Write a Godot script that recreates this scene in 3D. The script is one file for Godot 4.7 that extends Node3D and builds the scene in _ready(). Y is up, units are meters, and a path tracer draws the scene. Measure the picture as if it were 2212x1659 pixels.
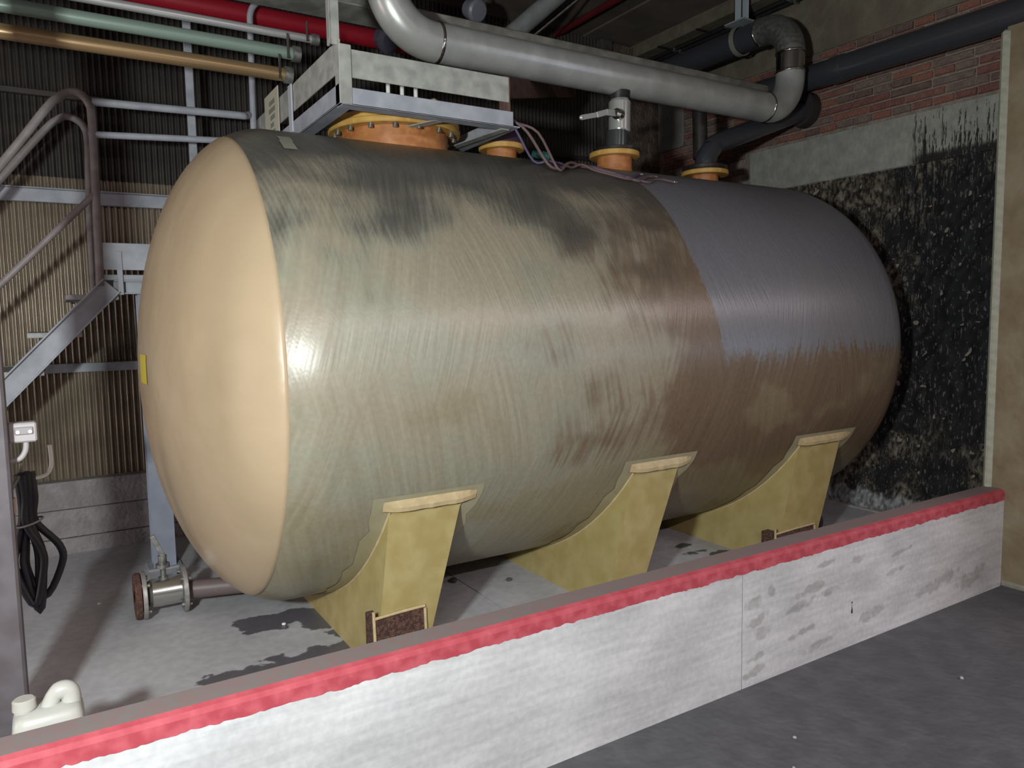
extends Node3D

const YC := 1.371      # tank axis height
const ZC := -3.693     # tank axis depth
const RT := 1.1        # tank radius
const XL := 0.85       # tangent line of the near head
const XR := 4.30       # tangent line of the far head
const HD := 0.52       # head depth
const YF := 0.17       # floor inside the bund
const XW := 4.95       # face of the brick wall
const ZP := -3.55      # plane of the stainless line

var taken := {}
var M := {}
var rng := RandomNumberGenerator.new()

# ------------------------------------------------------------------ helpers
func numbered(called: String) -> String:
	if not taken.has(called):
		taken[called] = 0
		return called
	taken[called] += 1
	return "%s_%03d" % [called, taken[called]]

func thing(called: String, label: String, category: String, at := Vector3.ZERO, group := "", kind := "") -> Node3D:
	var o := Node3D.new()
	o.name = numbered(called)
	add_child(o)
	o.position = at
	if label: o.set_meta("label", label)
	if category: o.set_meta("category", category)
	if group: o.set_meta("group", group)
	if kind: o.set_meta("kind", kind)
	return o

func part(called: String, what, m: Material, parent: Node3D, kind := "", label := "") -> MeshInstance3D:
	var o := MeshInstance3D.new()
	o.name = called
	if what is SurfaceTool:
		what.generate_normals()
		o.mesh = what.commit()
	else:
		o.mesh = what
	o.material_override = null
	for i in o.mesh.get_surface_count():
		o.mesh.surface_set_material(i, m)
	o.cast_shadow = GeometryInstance3D.SHADOW_CASTING_SETTING_ON
	parent.add_child(o, true)
	# shapes are written in world space; a part hangs at the inverse of its thing's place
	var off := Vector3.ZERO
	var q: Node = parent
	while q is Node3D and q != self:
		off += q.position
		q = q.get_parent()
	o.position = -off
	if kind: o.set_meta("kind", kind)
	if label: o.set_meta("label", label)
	return o

func mb(smooth := false) -> SurfaceTool:
	var st := SurfaceTool.new()
	st.begin(Mesh.PRIMITIVE_TRIANGLES)
	st.set_smooth_group(0 if smooth else -1)
	return st

func tri(st: SurfaceTool, a: Vector3, b: Vector3, c: Vector3, ua := Vector2.ZERO, ub := Vector2.ZERO, uc := Vector2.ZERO) -> void:
	st.set_uv(ua); st.add_vertex(a)
	st.set_uv(ub); st.add_vertex(b)
	st.set_uv(uc); st.add_vertex(c)

func quad(st: SurfaceTool, a: Vector3, b: Vector3, c: Vector3, d: Vector3, ua := Vector2.ZERO, ub := Vector2(1, 0), uc := Vector2(1, 1), ud := Vector2(0, 1)) -> void:
	tri(st, a, b, c, ua, ub, uc)
	tri(st, a, c, d, ua, uc, ud)

# chamfered box, turned by basis b about its centre
func box(st: SurfaceTool, c: Vector3, s: Vector3, bev := 0.0, b := Basis.IDENTITY) -> void:
	var h := s * 0.5
	bev = minf(bev, minf(h.x, minf(h.y, h.z)) * 0.8)
	var ax := [Vector3.RIGHT, Vector3.UP, Vector3.BACK]
	for i in 3:
		for sg in [-1.0, 1.0]:
			var n: Vector3 = ax[i] * sg
			var u: Vector3 = ax[(i + 1) % 3]
			var v: Vector3 = ax[(i + 2) % 3] * sg
			var hu: float = h[(i + 1) % 3] - bev
			var hv: float = h[(i + 2) % 3] - bev
			var o: Vector3 = n * h[i]
			quad(st, c + b * (o - u * hu - v * hv), c + b * (o - u * hu + v * hv), c + b * (o + u * hu + v * hv), c + b * (o + u * hu - v * hv))
	if bev <= 0.0:
		return
	for i in 3:
		var j := (i + 1) % 3
		var k := (i + 2) % 3
		for sj in [-1.0, 1.0]:
			for sk in [-1.0, 1.0]:
				var e: Vector3 = ax[i] * (h[i] - bev)
				var pj: Vector3 = ax[j] * sj * h[j] + ax[k] * sk * (h[k] - bev)
				var pk: Vector3 = ax[j] * sj * (h[j] - bev) + ax[k] * sk * h[k]
				if sj * sk > 0:
					quad(st, c + b * (pj - e), c + b * (pk - e), c + b * (pk + e), c + b * (pj + e))
				else:
					quad(st, c + b * (pk - e), c + b * (pj - e), c + b * (pj + e), c + b * (pk + e))
	for sx in [-1.0, 1.0]:
		for sy in [-1.0, 1.0]:
			for sz in [-1.0, 1.0]:
				var px := Vector3(sx * h.x, sy * (h.y - bev), sz * (h.z - bev))
				var py := Vector3(sx * (h.x - bev), sy * h.y, sz * (h.z - bev))
				var pz := Vector3(sx * (h.x - bev), sy * (h.y - bev), sz * h.z)
				if sx * sy * sz > 0:
					tri(st, c + b * px, c + b * pz, c + b * py)
				else:
					tri(st, c + b * px, c + b * py, c + b * pz)

func span(st: SurfaceTool, lo: Vector3, hi: Vector3, bev := 0.0) -> void:
	box(st, (lo + hi) * 0.5, (hi - lo).abs(), bev)

# a square bar from a to b
func bar(st: SurfaceTool, a: Vector3, b: Vector3, w: float, d: float, up := Vector3.BACK, bev := 0.002) -> void:
	var x := (b - a).normalized()
	var z := (up - x * up.dot(x)).normalized()
	var y := z.cross(x)
	box(st, (a + b) * 0.5, Vector3((b - a).length(), w, d), bev, Basis(x, y, z))

func tube(st: SurfaceTool, pts: Array, r, n := 16, caps := true) -> void:
	st.set_smooth_group(0)
	var rings := []
	var t0: Vector3 = (pts[1] - pts[0]).normalized()
	var u := t0.cross(Vector3.UP)
	if u.length() < 0.1: u = t0.cross(Vector3.RIGHT)
	u = u.normalized()
	var len := 0.0
	for i in pts.size():
		var t: Vector3
		if i == 0: t = pts[1] - pts[0]
		elif i == pts.size() - 1: t = pts[i] - pts[i - 1]
		else: t = (pts[i + 1] - pts[i]).normalized() + (pts[i] - pts[i - 1]).normalized()
		t = t.normalized()
		u = (u - t * u.dot(t)).normalized()
		var v := t.cross(u)
		if i > 0: len += (pts[i] - pts[i - 1]).length()
		var ring := []
		var rr: float = r[i] if r is Array else r
		for k in n + 1:
			var a := TAU * k / n
			ring.append([pts[i] + (u * cos(a) + v * sin(a)) * rr, Vector2(len, float(k) / n)])
		rings.append(ring)
	for i in rings.size() - 1:
		for k in n:
			var A = rings[i][k]; var B = rings[i][k + 1]; var C = rings[i + 1][k + 1]; var D = rings[i + 1][k]
			quad(st, A[0], B[0], C[0], D[0], A[1], B[1], C[1], D[1])
	if caps:
		st.set_smooth_group(-1)
		for e in [0, rings.size() - 1]:
			for k in n:
				if e == 0: tri(st, pts[0], rings[0][k + 1][0], rings[0][k][0])
				else: tri(st, pts[e], rings[e][k][0], rings[e][k + 1][0])

# profile [[h, r], ...] turned about the axis through o along ax
func lathe(st: SurfaceTool, o: Vector3, ax: Vector3, prof: Array, n := 32, smooth := false) -> void:
	st.set_smooth_group(0 if smooth else -1)
	ax = ax.normalized()
	var u := ax.cross(Vector3.RIGHT)
	if u.length() < 0.1: u = ax.cross(Vector3.BACK)
	u = u.normalized()
	var v := ax.cross(u)
	for i in prof.size() - 1:
		st.set_smooth_group(i + 1 if not smooth else 0)
		for k in n:
			var a := TAU * k / n
			var b := TAU * (k + 1) / n
			var da := u * cos(a) + v * sin(a)
			var db := u * cos(b) + v * sin(b)
			var p0: Vector3 = o + ax * prof[i][0]
			var p1: Vector3 = o + ax * prof[i + 1][0]
			quad(st, p0 + da * prof[i][1], p0 + db * prof[i][1], p1 + db * prof[i + 1][1], p1 + da * prof[i + 1][1], Vector2(float(k) / n, prof[i][0]), Vector2(float(k + 1) / n, prof[i][0]), Vector2(float(k + 1) / n, prof[i + 1][0]), Vector2(float(k) / n, prof[i + 1][0]))

func arc(c: Vector3, from: Vector3, to: Vector3, n := 10, a0 := 0.0, a1 := PI / 2) -> Array:
	var out := []
	for i in n + 1:
		var a := lerpf(a0, a1, float(i) / n)
		out.append(c + from * cos(a) + to * sin(a))
	return out

func mat(c: Color, rough := 0.7, metal := 0.0, spec := 0.5) -> StandardMaterial3D:
	var m := StandardMaterial3D.new()
	m.albedo_color = c
	m.roughness = rough
	m.metallic = metal
	m.metallic_specular = spec
	return m

func rgb(r: int, g: int, b: int) -> Color:
	return Color8(r, g, b)

func noise(seed: int, freq: float, oct := 4, type := FastNoiseLite.TYPE_SIMPLEX) -> FastNoiseLite:
	var n := FastNoiseLite.new()
	n.seed = seed
	n.frequency = freq
	n.noise_type = type
	n.fractal_octaves = oct
	n.fractal_type = FastNoiseLite.FRACTAL_FBM if oct > 1 else FastNoiseLite.FRACTAL_NONE
	return n

func ramp_tex(seed: int, freq: float, cols: Array, offs: Array, size := 320, oct := 4, nm := false, bump := 4.0) -> NoiseTexture2D:
	var t := NoiseTexture2D.new()
	t.width = size; t.height = size
	t.seamless = true
	t.noise = noise(seed, freq, oct)
	if nm:
		t.as_normal_map = true
		t.bump_strength = bump
	else:
		var g := Gradient.new()
		g.offsets = PackedFloat32Array(offs)
		g.colors = PackedColorArray(cols)
		t.color_ramp = g
	return t

# a mottled, slightly rough surface laid on by triplanar mapping
func mottled(seed: int, a: Color, b: Color, rough := 0.8, scale := 1.0, metal := 0.0, relief := 0.0, freq := 0.012) -> StandardMaterial3D:
	var m := mat(Color.WHITE, rough, metal)
	m.albedo_texture = ramp_tex(seed, freq, [a, a.lerp(b, 0.5), b], [0.2, 0.5, 0.8])
	m.uv1_triplanar = true
	m.uv1_world_triplanar = true
	m.uv1_scale = Vector3.ONE * scale
	if relief > 0.0:
		m.heightmap_enabled = true
		m.heightmap_scale = relief
		m.heightmap_texture = ramp_tex(seed + 7, freq * 4.0, [Color.BLACK, Color.WHITE], [0.0, 1.0])
	return m

func sstep(a: float, b: float, x: float) -> float:
	var t := clampf((x - a) / (b - a), 0.0, 1.0)
	return t * t * (3.0 - 2.0 * t)

func picture(w: int, h: int, f: Callable) -> ImageTexture:
	var d := PackedByteArray()
	d.resize(w * h * 3)
	var i := 0
	for y in h:
		for x in w:
			var c: Vector3 = f.call(x, y)
			d[i] = int(clampf(c.x, 0, 255)); d[i + 1] = int(clampf(c.y, 0, 255)); d[i + 2] = int(clampf(c.z, 0, 255))
			i += 3
	return ImageTexture.create_from_image(Image.create_from_data(w, h, false, Image.FORMAT_RGB8, d))

# ------------------------------------------------------------------ scene
func _ready() -> void:
	rng.seed = 11
	camera_and_light()
	materials()
	setting_floor()
	setting_bund()
	setting_right_wall()
	setting_back_wall()
	setting_room()
	setting_ceiling()
	tank()
	tank_top()
	walkway_box()
	stainless_line()
	overhead()
	left_pipes()
	staircase()
	left_corner()
	floor_things()

func camera_and_light() -> void:
	var cam := Camera3D.new()
	cam.name = "camera"
	var yaw := deg_to_rad(58.40584)
	var pit := deg_to_rad(5.23272)
	var rol := deg_to_rad(-0.96061)
	var fw := Vector3(cos(yaw) * cos(pit), -sin(pit), -sin(yaw) * cos(pit))
	var rt := Vector3(sin(yaw), 0, cos(yaw))
	var up := rt.cross(fw)
	var r2 := rt * cos(rol) + up * sin(rol)
	var u2 := up * cos(rol) - rt * sin(rol)
	cam.transform = Transform3D(Basis(r2, u2, -fw), Vector3(0, 1.6, 0))
	cam.fov = 54.6686
	cam.near = 0.02
	cam.far = 60.0
	cam.current = true
	add_child(cam)
	var we := WorldEnvironment.new()
	we.name = "environment"
	var e := Environment.new()
	e.background_mode = Environment.BG_COLOR
	e.background_color = Color(0, 0, 0)
	e.tonemap_mode = Environment.TONE_MAPPER_LINEAR
	e.tonemap_exposure = 1.0
	e.sdfgi_enabled = true
	e.ssao_enabled = true
	e.ssil_enabled = true
	we.environment = e
	add_child(we)
	work_lamp(Vector3(-0.8, 1.78, -0.35), Vector3(1.4, 1.6, -2.9), 10.8)
	fluorescent(Vector3(1.6, 3.55, 2.6), 12.0)  # unseen ceiling lamps behind the camera, added as fill
	fluorescent(Vector3(-2.0, 3.55, 2.6), 12.0)
	fluorescent(Vector3(5.6, 3.55, 1.6), 10.0)  # one more, added to brighten the right wall and lintel
	# glowing glazing: a left-wall door added as fill, a rear-wall daylight window
	glazing("added_door_1", Vector3(-4.99, 1.2, -3.3), Vector3.RIGHT, Vector2(1.1, 2.0), Color(1.0, 0.93, 0.93), 5.0)
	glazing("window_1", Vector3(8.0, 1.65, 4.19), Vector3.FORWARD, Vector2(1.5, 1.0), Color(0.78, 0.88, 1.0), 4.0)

# a portable LED flood on a tripod, beside and behind the photographer
func work_lamp(at: Vector3, aim: Vector3, power: float) -> void:
	var t := thing("work_lamp", "portable white LED work lamp on black tripod stand", "lamp", Vector3(at.x, 0, at.z))
	var dir := (aim - at).normalized()
	var b := Basis.looking_at(dir)
	var st := mb()
	box(st, at - dir * 0.035, Vector3(0.2, 0.15, 0.05), 0.008, b)
	part("housing", st, mat(rgb(30, 30, 32), 0.5), t)
	st = mb()
	box(st, at - dir * 0.006, Vector3(0.17, 0.12, 0.006), 0.0, b)
	var gm := mat(rgb(240, 245, 250), 0.3)
	gm.emission_enabled = true
	gm.emission = Color(0.96, 1.0, 1.0)
	gm.emission_energy_multiplier = 8.0
	part("lamp_face", st, gm, t)
	st = mb()
	tube(st, [Vector3(at.x, 0.5, at.z), at + Vector3(0, -0.08, 0) - dir * 0.035], 0.012, 10)
	part("pole", st, mat(rgb(25, 25, 27), 0.5), t)
	for k in 3:
		var a := TAU * k / 3.0 + 0.4
		st = mb()
		tube(st, [Vector3(at.x, 0.55, at.z), Vector3(at.x + cos(a) * 0.34, 0.012, at.z + sin(a) * 0.34)], 0.01, 8)
		part("leg", st, mat(rgb(25, 25, 27), 0.5), t)
	var l := AreaLight3D.new()
	l.name = "lamp_light"
	l.area_size = Vector2(0.17, 0.12)
	l.light_color = Color(0.965, 1.0, 0.99)
	l.light_energy = power
	l.shadow_enabled = true
	l.area_range = 30.0
	l.transform = Transform3D(b, at + dir * 0.004)
	add_child(l)

func fluorescent(at: Vector3, power: float) -> void:  # tube lamp out of view, put in for fill light
	var t := thing("fill_lamp", "added unseen fluorescent batten lamp giving fill light from ceiling", "lamp", at, "added fill lamps on the ceiling")
	var st := mb()
	span(st, at + Vector3(-0.65, 0.03, -0.06), at + Vector3(0.65, 0.1, 0.06), 0.01)
	part("housing", st, mat(rgb(215, 215, 210), 0.5), t)
	st = mb()
	tube(st, [at + Vector3(-0.6, 0.01, 0), at + Vector3(0.6, 0.01, 0)], 0.016, 10)
	var gm := mat(rgb(240, 240, 240), 0.4)
	gm.emission_enabled = true
	gm.emission = Color(1.0, 0.95, 0.97)
	gm.emission_energy_multiplier = 4.0
	part("lamp_tube", st, gm, t)
	for s in [-0.5, 0.5]:
		st = mb()
		tube(st, [at + Vector3(s, 0.1, 0), at + Vector3(s, 0.47, 0)], 0.005, 6)
		part("hanger", st, M.get("dark", mat(rgb(60, 60, 60))), t)
	var l := AreaLight3D.new()
	l.name = "fill_light"
	l.area_size = Vector2(1.2, 0.06)
	l.light_color = Color(1.0, 0.94, 0.95)
	l.light_energy = power
	l.shadow_enabled = true
	l.area_range = 30.0
	l.transform = Transform3D(Basis(Vector3.RIGHT, -PI / 2), at + Vector3(0, -0.02, 0))
	add_child(l)

func glazing(called: String, at: Vector3, facing: Vector3, size: Vector2, tint: Color, power: float) -> void:
	var t := thing(called, "", "", at, "", "structure")
	var b := Basis.looking_at(facing)
	var st := mb()
	box(st, at - facing * 0.006, Vector3(size.x, size.y, 0.008), 0.0, b)
	var gm := mat(rgb(225, 228, 230), 0.5)
	gm.emission_enabled = true
	gm.emission = tint
	gm.emission_energy_multiplier = 1.0
	part("window_pane", st, gm, t)
	st = mb()
	for e in [[Vector3(0, size.y * 0.5 + 0.03, 0), Vector3(size.x + 0.12, 0.06, 0.05)], [Vector3(0, -size.y * 0.5 - 0.03, 0), Vector3(size.x + 0.12, 0.06, 0.05)], [Vector3(size.x * 0.5 + 0.03, 0, 0), Vector3(0.06, size.y, 0.05)], [Vector3(-size.x * 0.5 - 0.03, 0, 0), Vector3(0.06, size.y, 0.05)]]:
		box(st, at + b * e[0], e[1], 0.004, b)
	part("frame", st, mat(rgb(96, 98, 100), 0.6), t)
	var l := AreaLight3D.new()
	l.name = called + "_light"
	l.area_size = size
	l.light_color = tint
	l.light_energy = power
	l.shadow_enabled = true
	l.area_range = 30.0
	l.transform = Transform3D(b, at + facing * 0.02)
	add_child(l)

func materials() -> void:
	M.grey_steel = mottled(21, rgb(154, 157, 167), rgb(172, 175, 183), 0.55, 1.6)
	M.grey_plate = mottled(22, rgb(148, 148, 143), rgb(174, 174, 167), 0.6, 2.0)
	M.stainless = mottled(23, rgb(170, 170, 167), rgb(190, 190, 187), 0.34, 1.2, 0.35)
	M.polished = mat(rgb(200, 200, 196), 0.14, 1.0)
	M.dull_metal = mottled(24, rgb(118, 118, 116), rgb(160, 158, 154), 0.42, 6.0, 0.7)
	M.black_pipe = mat(rgb(62, 63, 69), 0.3)
	M.dark_steel = mottled(25, rgb(44, 42, 42), rgb(66, 62, 60), 0.42, 2.0, 0.3)
	M.rust = mottled(26, rgb(70, 48, 46), rgb(120, 84, 68), 0.9, 9.0, 0.0, 0.6)
	M.rust_beam = mottled(27, rgb(78, 58, 52), rgb(104, 76, 66), 0.8, 3.0)
	M.dark = mat(rgb(40, 40, 42), 0.5)
	M.cable_brown = mat(rgb(104, 84, 84), 0.6)
	M.cable_purple = mat(rgb(82, 70, 98), 0.5)
	M.red_pipe = mat(rgb(150, 24, 40), 0.4)
	M.red_conduit = mat(rgb(96, 26, 32), 0.5)
	M.white_plastic = mat(rgb(232, 234, 230), 0.35)
	M.grp_yellow = mottled(28, rgb(196, 150, 74), rgb(216, 172, 98), 0.4, 3.0)
	M.grp_orange = mottled(29, rgb(168, 104, 58), rgb(196, 134, 82), 0.45, 3.0)
	M.saddle = mottled(30, rgb(160, 143, 92), rgb(172, 156, 108), 0.5, 1.6)
	M.bonding = mottled(32, rgb(156, 147, 118), rgb(162, 157, 132), 0.42, 2.0)
	M.laminate = mottled(31, rgb(180, 160, 122), rgb(196, 176, 138), 0.5, 4.0)

# ------------------------------------------------------------------ setting
func setting_floor() -> void:
	var f := thing("floor", "", "", Vector3.ZERO, "", "structure")
	var m := mottled(41, rgb(84, 84, 88), rgb(95, 95, 99), 0.85, 0.5, 0.0, 0.35, 0.03)
	m.detail_enabled = true
	var st := mb()
	span(st, Vector3(-5, -0.2, -2.2), Vector3(10, 0, 6))
	part("asphalt", st, m, f)
	# slab inside the bund: cast bays with a joint between
	var g := thing("floor", "", "", Vector3.ZERO, "", "structure")
	var big := noise(42, 1.3, 4)
	var fine := noise(43, 14.0, 4)
	var edge := noise(44, 5.5, 4)
	# [x, z, rx, rz] of wet patches
	var wet := [[0.92, -3.52, 0.30, 0.10], [1.12, -3.36, 0.20, 0.13], [0.74, -3.57, 0.14, 0.06], [1.12, -3.18, 0.10, 0.12], [0.64, -3.04, 0.22, 0.09], [0.98, -2.96, 0.36, 0.16], [0.86, -2.7, 0.26, 0.16], [0.80, -2.98, 0.16, 0.14]]
	var mould := [[3.16, -3.14, 0.09, 0.035], [3.32, -3.03, 0.08, 0.04], [3.24, -3.27, 0.06, 0.03]]
	var pale := [[3.34, -3.18, 0.22, 0.08], [3.42, -3.0, 0.14, 0.05], [3.1, -3.3, 0.12, 0.05]]
	var tex := picture(1024, 640, func(i: int, j: int) -> Vector3:
		var x := -1.3 + 6.25 * i / 1024.0
		var z := -5.4 + 3.2 * j / 640.0
		var n := big.get_noise_2d(x * 1.2, z * 1.2) * 12.0 + fine.get_noise_2d(x, z) * 9.0
		var c := Vector3(180, 180, 184) + Vector3.ONE * n
		var e := edge.get_noise_2d(x, z)
		for p in pale:
			var ex: float = (x - p[0]) / p[2]
			var ez: float = (z - p[1]) / p[3]
			if absf(ex) > 2.2 or absf(ez) > 2.2: continue
			var d := ex * ex + ez * ez - 1.0 + e * 2.5
			c = c.lerp(Vector3(172, 172, 168), 0.7 * (1.0 - sstep(-0.4, 0.1, d)))
		var w := 0.0
		for p in wet:
			var ex: float = (x - p[0]) / p[2]
			var ez: float = (z - p[1]) / p[3]
			if absf(ex) > 2.2 or absf(ez) > 2.2: continue
			var d := ex * ex + ez * ez - 1.0 + e * 1.1
			w = maxf(w, 1.0 - sstep(-0.12, 0.06, d))
		c = c.lerp(Vector3(96, 94, 101) + Vector3.ONE * n * 0.4, w)
		for p in mould:
			var ex: float = (x - p[0]) / p[2]
			var ez: float = (z - p[1]) / p[3]
			if absf(ex) > 2.2 or absf(ez) > 2.2: continue
			var d := ex * ex + ez * ez - 1.0 + e * 1.6
			c = c.lerp(Vector3(64, 70, 58), 0.85 * (1.0 - sstep(-0.4, 0.2, d)))
		return c)
	var fm := mat(Color.WHITE, 0.62)
	fm.albedo_texture = tex
	var rough := picture(256, 160, func(i: int, j: int) -> Vector3:
		var x := -1.3 + 6.25 * i / 256.0
		var z := -5.4 + 3.2 * j / 160.0
		var w := 0.0
		var e := edge.get_noise_2d(x, z)
		for p in wet:
			var ex: float = (x - p[0]) / p[2]
			var ez: float = (z - p[1]) / p[3]
			if absf(ex) > 2.2 or absf(ez) > 2.2: continue
			var d := ex * ex + ez * ez - 1.0 + e * 1.1
			w = maxf(w, 1.0 - sstep(-0.12, 0.06, d))
		return Vector3.ONE * lerpf(190, 95, w))
	fm.roughness = 1.0
	fm.roughness_texture = rough
	var bays := [[-1.3, 1.797, -5.4, -2.2], [1.804, 4.95, -5.4, -2.2]]
	for b in bays:
		st = mb()
		var a0 := Vector3(b[0], YF, b[2]); var a1 := Vector3(b[1], YF, b[2]); var a2 := Vector3(b[1], YF, b[3]); var a3 := Vector3(b[0], YF, b[3])
		var uv := func(p: Vector3): return Vector2((p.x + 1.3) / 6.25, (p.z + 5.4) / 3.2)
		quad(st, a0, a1, a2, a3, uv.call(a0), uv.call(a1), uv.call(a2), uv.call(a3))
		var dn := Vector3(0, -0.05, 0)
		for e in [[a0, a1], [a1, a2], [a2, a3], [a3, a0]]:
			quad(st, e[0], e[1], e[1] + dn, e[0] + dn, uv.call(e[0]), uv.call(e[1]), uv.call(e[1]), uv.call(e[0]))
		part("slab", st, fm, g)
	st = mb()
	span(st, Vector3(-1.6, -0.1, -5.7), Vector3(5.2, YF - 0.02, -2.19))
	part("sub_base", st, mat(rgb(92, 90, 92), 0.9), g)

func setting_bund() -> void:
	var w := thing("wall_front", "", "", Vector3.ZERO, "", "structure")
	var big := noise(51, 1.6, 4)
	var fine := noise(52, 26.0, 4)
	var hz := noise(53, 3.0, 3)
	var e1 := noise(54, 10.0, 3)
	# worn patches where the skin has come away: [x, y, rx, ry, tilt]
	var spall := [[2.47, 0.36, 0.06, 0.028, 0.5], [2.50, 0.285, 0.075, 0.026, 0.4], [2.52, 0.22, 0.07, 0.03, 0.4], [2.50, 0.12, 0.08, 0.018, 0.3], [2.47, 0.06, 0.08, 0.022, 0.3], [2.58, 0.40, 0.03, 0.03, 0.9],
		[2.86, 0.345, 0.12, 0.024, 0.35], [2.80, 0.285, 0.11, 0.026, 0.3], [3.00, 0.31, 0.12, 0.02, 0.35], [2.80, 0.16, 0.1, 0.016, 0.3], [2.95, 0.445, 0.08, 0.014, 0.2], [3.2, 0.42, 0.08, 0.02, 0.4], [2.9, 0.07, 0.12, 0.02, 0.2], [3.3, 0.12, 0.12, 0.03, 0.1], [3.55, 0.39, 0.12, 0.012, 0.2], [3.5, 0.3, 0.1, 0.014, 0.1], [3.9, 0.16, 0.2, 0.04, 0.0], [4.25, 0.12, 0.16, 0.05, 0.0]]
	var W := 2048
	var H := 224
	var tex := picture(W, H, func(i: int, j: int) -> Vector3:
		var x := -0.6 + 5.2 * i / float(W)
		var y := 0.56 * (1.0 - j / float(H))
		var n := big.get_noise_2d(x, y * 2.0) * 16.0 + hz.get_noise_2d(x * 0.8, y * 9.0) * 9.0 + fine.get_noise_2d(x, y) * 8.0
		var c := Vector3(196, 196, 197) + Vector3.ONE * n
		var e := e1.get_noise_2d(x, y)
		for p in spall:
			var dx: float = x - p[0]
			if absf(dx) > p[2] * 1.6: continue
			var dy: float = (y - p[1]) - dx * 0.12
			var d := pow(dx / p[2], 2) + pow(dy / p[3], 2) - 1.0 + e * 0.9
			c -= Vector3(26, 27, 29) * (1.0 - sstep(-0.7, 0.1, d))   # bare aggregate where the skin has come away
		if absf(x - 3.16) < 0.004 + e * 0.006 and absf(y - 0.19) < 0.03: c = Vector3(48, 46, 46)
		return c)
	var cm := mat(Color.WHITE, 0.8)
	cm.albedo_texture = tex
	cm.heightmap_enabled = true
	cm.heightmap_scale = 0.05
	cm.heightmap_texture = tex
	var prof := [Vector2(-2.08, -0.02), Vector2(-2.08, 0.545), Vector2(-2.087, 0.557), Vector2(-2.1, 0.564), Vector2(-2.19, 0.567), Vector2(-2.2, 0.56), Vector2(-2.2, 0.1)]
	for sec in [[-4.0, 2.398], [2.404, 4.6]]:
		var st := mb()
		for k in prof.size() - 1:
			var a: Vector2 = prof[k]
			var b: Vector2 = prof[k + 1]
			var ua := Vector2((sec[0] + 0.6) / 5.2, 1.0 - a.y / 0.56)
			var ub := Vector2((sec[1] + 0.6) / 5.2, 1.0 - b.y / 0.56)
			quad(st, Vector3(sec[0], a.y, a.x), Vector3(sec[0], b.y, b.x), Vector3(sec[1], b.y, b.x), Vector3(sec[1], a.y, a.x), ua, Vector2(ua.x, ub.y), ub, Vector2(ub.x, ua.y))
		for s in 2:
			for k in range(1, prof.size() - 1):
				tri(st, Vector3(sec[s], prof[0].y, prof[0].x), Vector3(sec[s], prof[k].y, prof[k].x), Vector3(sec[s], prof[k + 1].y, prof[k + 1].x))
		part("concrete_section", st, cm, w)
	# red paint: front edge with a ragged lower rim, and the dust-covered paint of the top
	var red := mottled(55, rgb(172, 66, 77), rgb(192, 88, 98), 0.7, 3.0)
	var st2 := mb()
	var jit := noise(56, 9.0, 4)
	var px := -4.0
	while px < 4.58:
		var x2 := px + 0.012
		var ya := 0.506 + jit.get_noise_1d(px) * 0.006 + jit.get_noise_1d(px * 9.0) * 0.004
		var yb := 0.506 + jit.get_noise_1d(x2) * 0.006 + jit.get_noise_1d(x2 * 9.0) * 0.004
		var za := -2.0775
		quad(st2, Vector3(px, ya, za), Vector3(px, 0.545, za), Vector3(x2, 0.545, za), Vector3(x2, yb, za))
		quad(st2, Vector3(px, 0.545, za), Vector3(px, 0.559, -2.085), Vector3(x2, 0.559, -2.085), Vector3(x2, 0.545, za))
		quad(st2, Vector3(px, 0.559, -2.085), Vector3(px, 0.5665, -2.1), Vector3(x2, 0.5665, -2.1), Vector3(x2, 0.559, -2.085))
		px = x2
	part("red_edge_paint", st2, red, w)
	var dusty := mottled(57, rgb(138, 116, 115), rgb(130, 122, 120), 0.85, 2.4, 0.0, 0.0, 0.02)
	st2 = mb()
	quad(st2, Vector3(-4, 0.5665, -2.1), Vector3(-4, 0.5695, -2.19), Vector3(4.58, 0.5695, -2.19), Vector3(4.58, 0.5665, -2.1))
	quad(st2, Vector3(-4, 0.5695, -2.19), Vector3(-4, 0.56, -2.2025), Vector3(4.58, 0.56, -2.2025), Vector3(4.58, 0.5695, -2.19))
	part("dusty_top_paint", st2, dusty, w)

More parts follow.
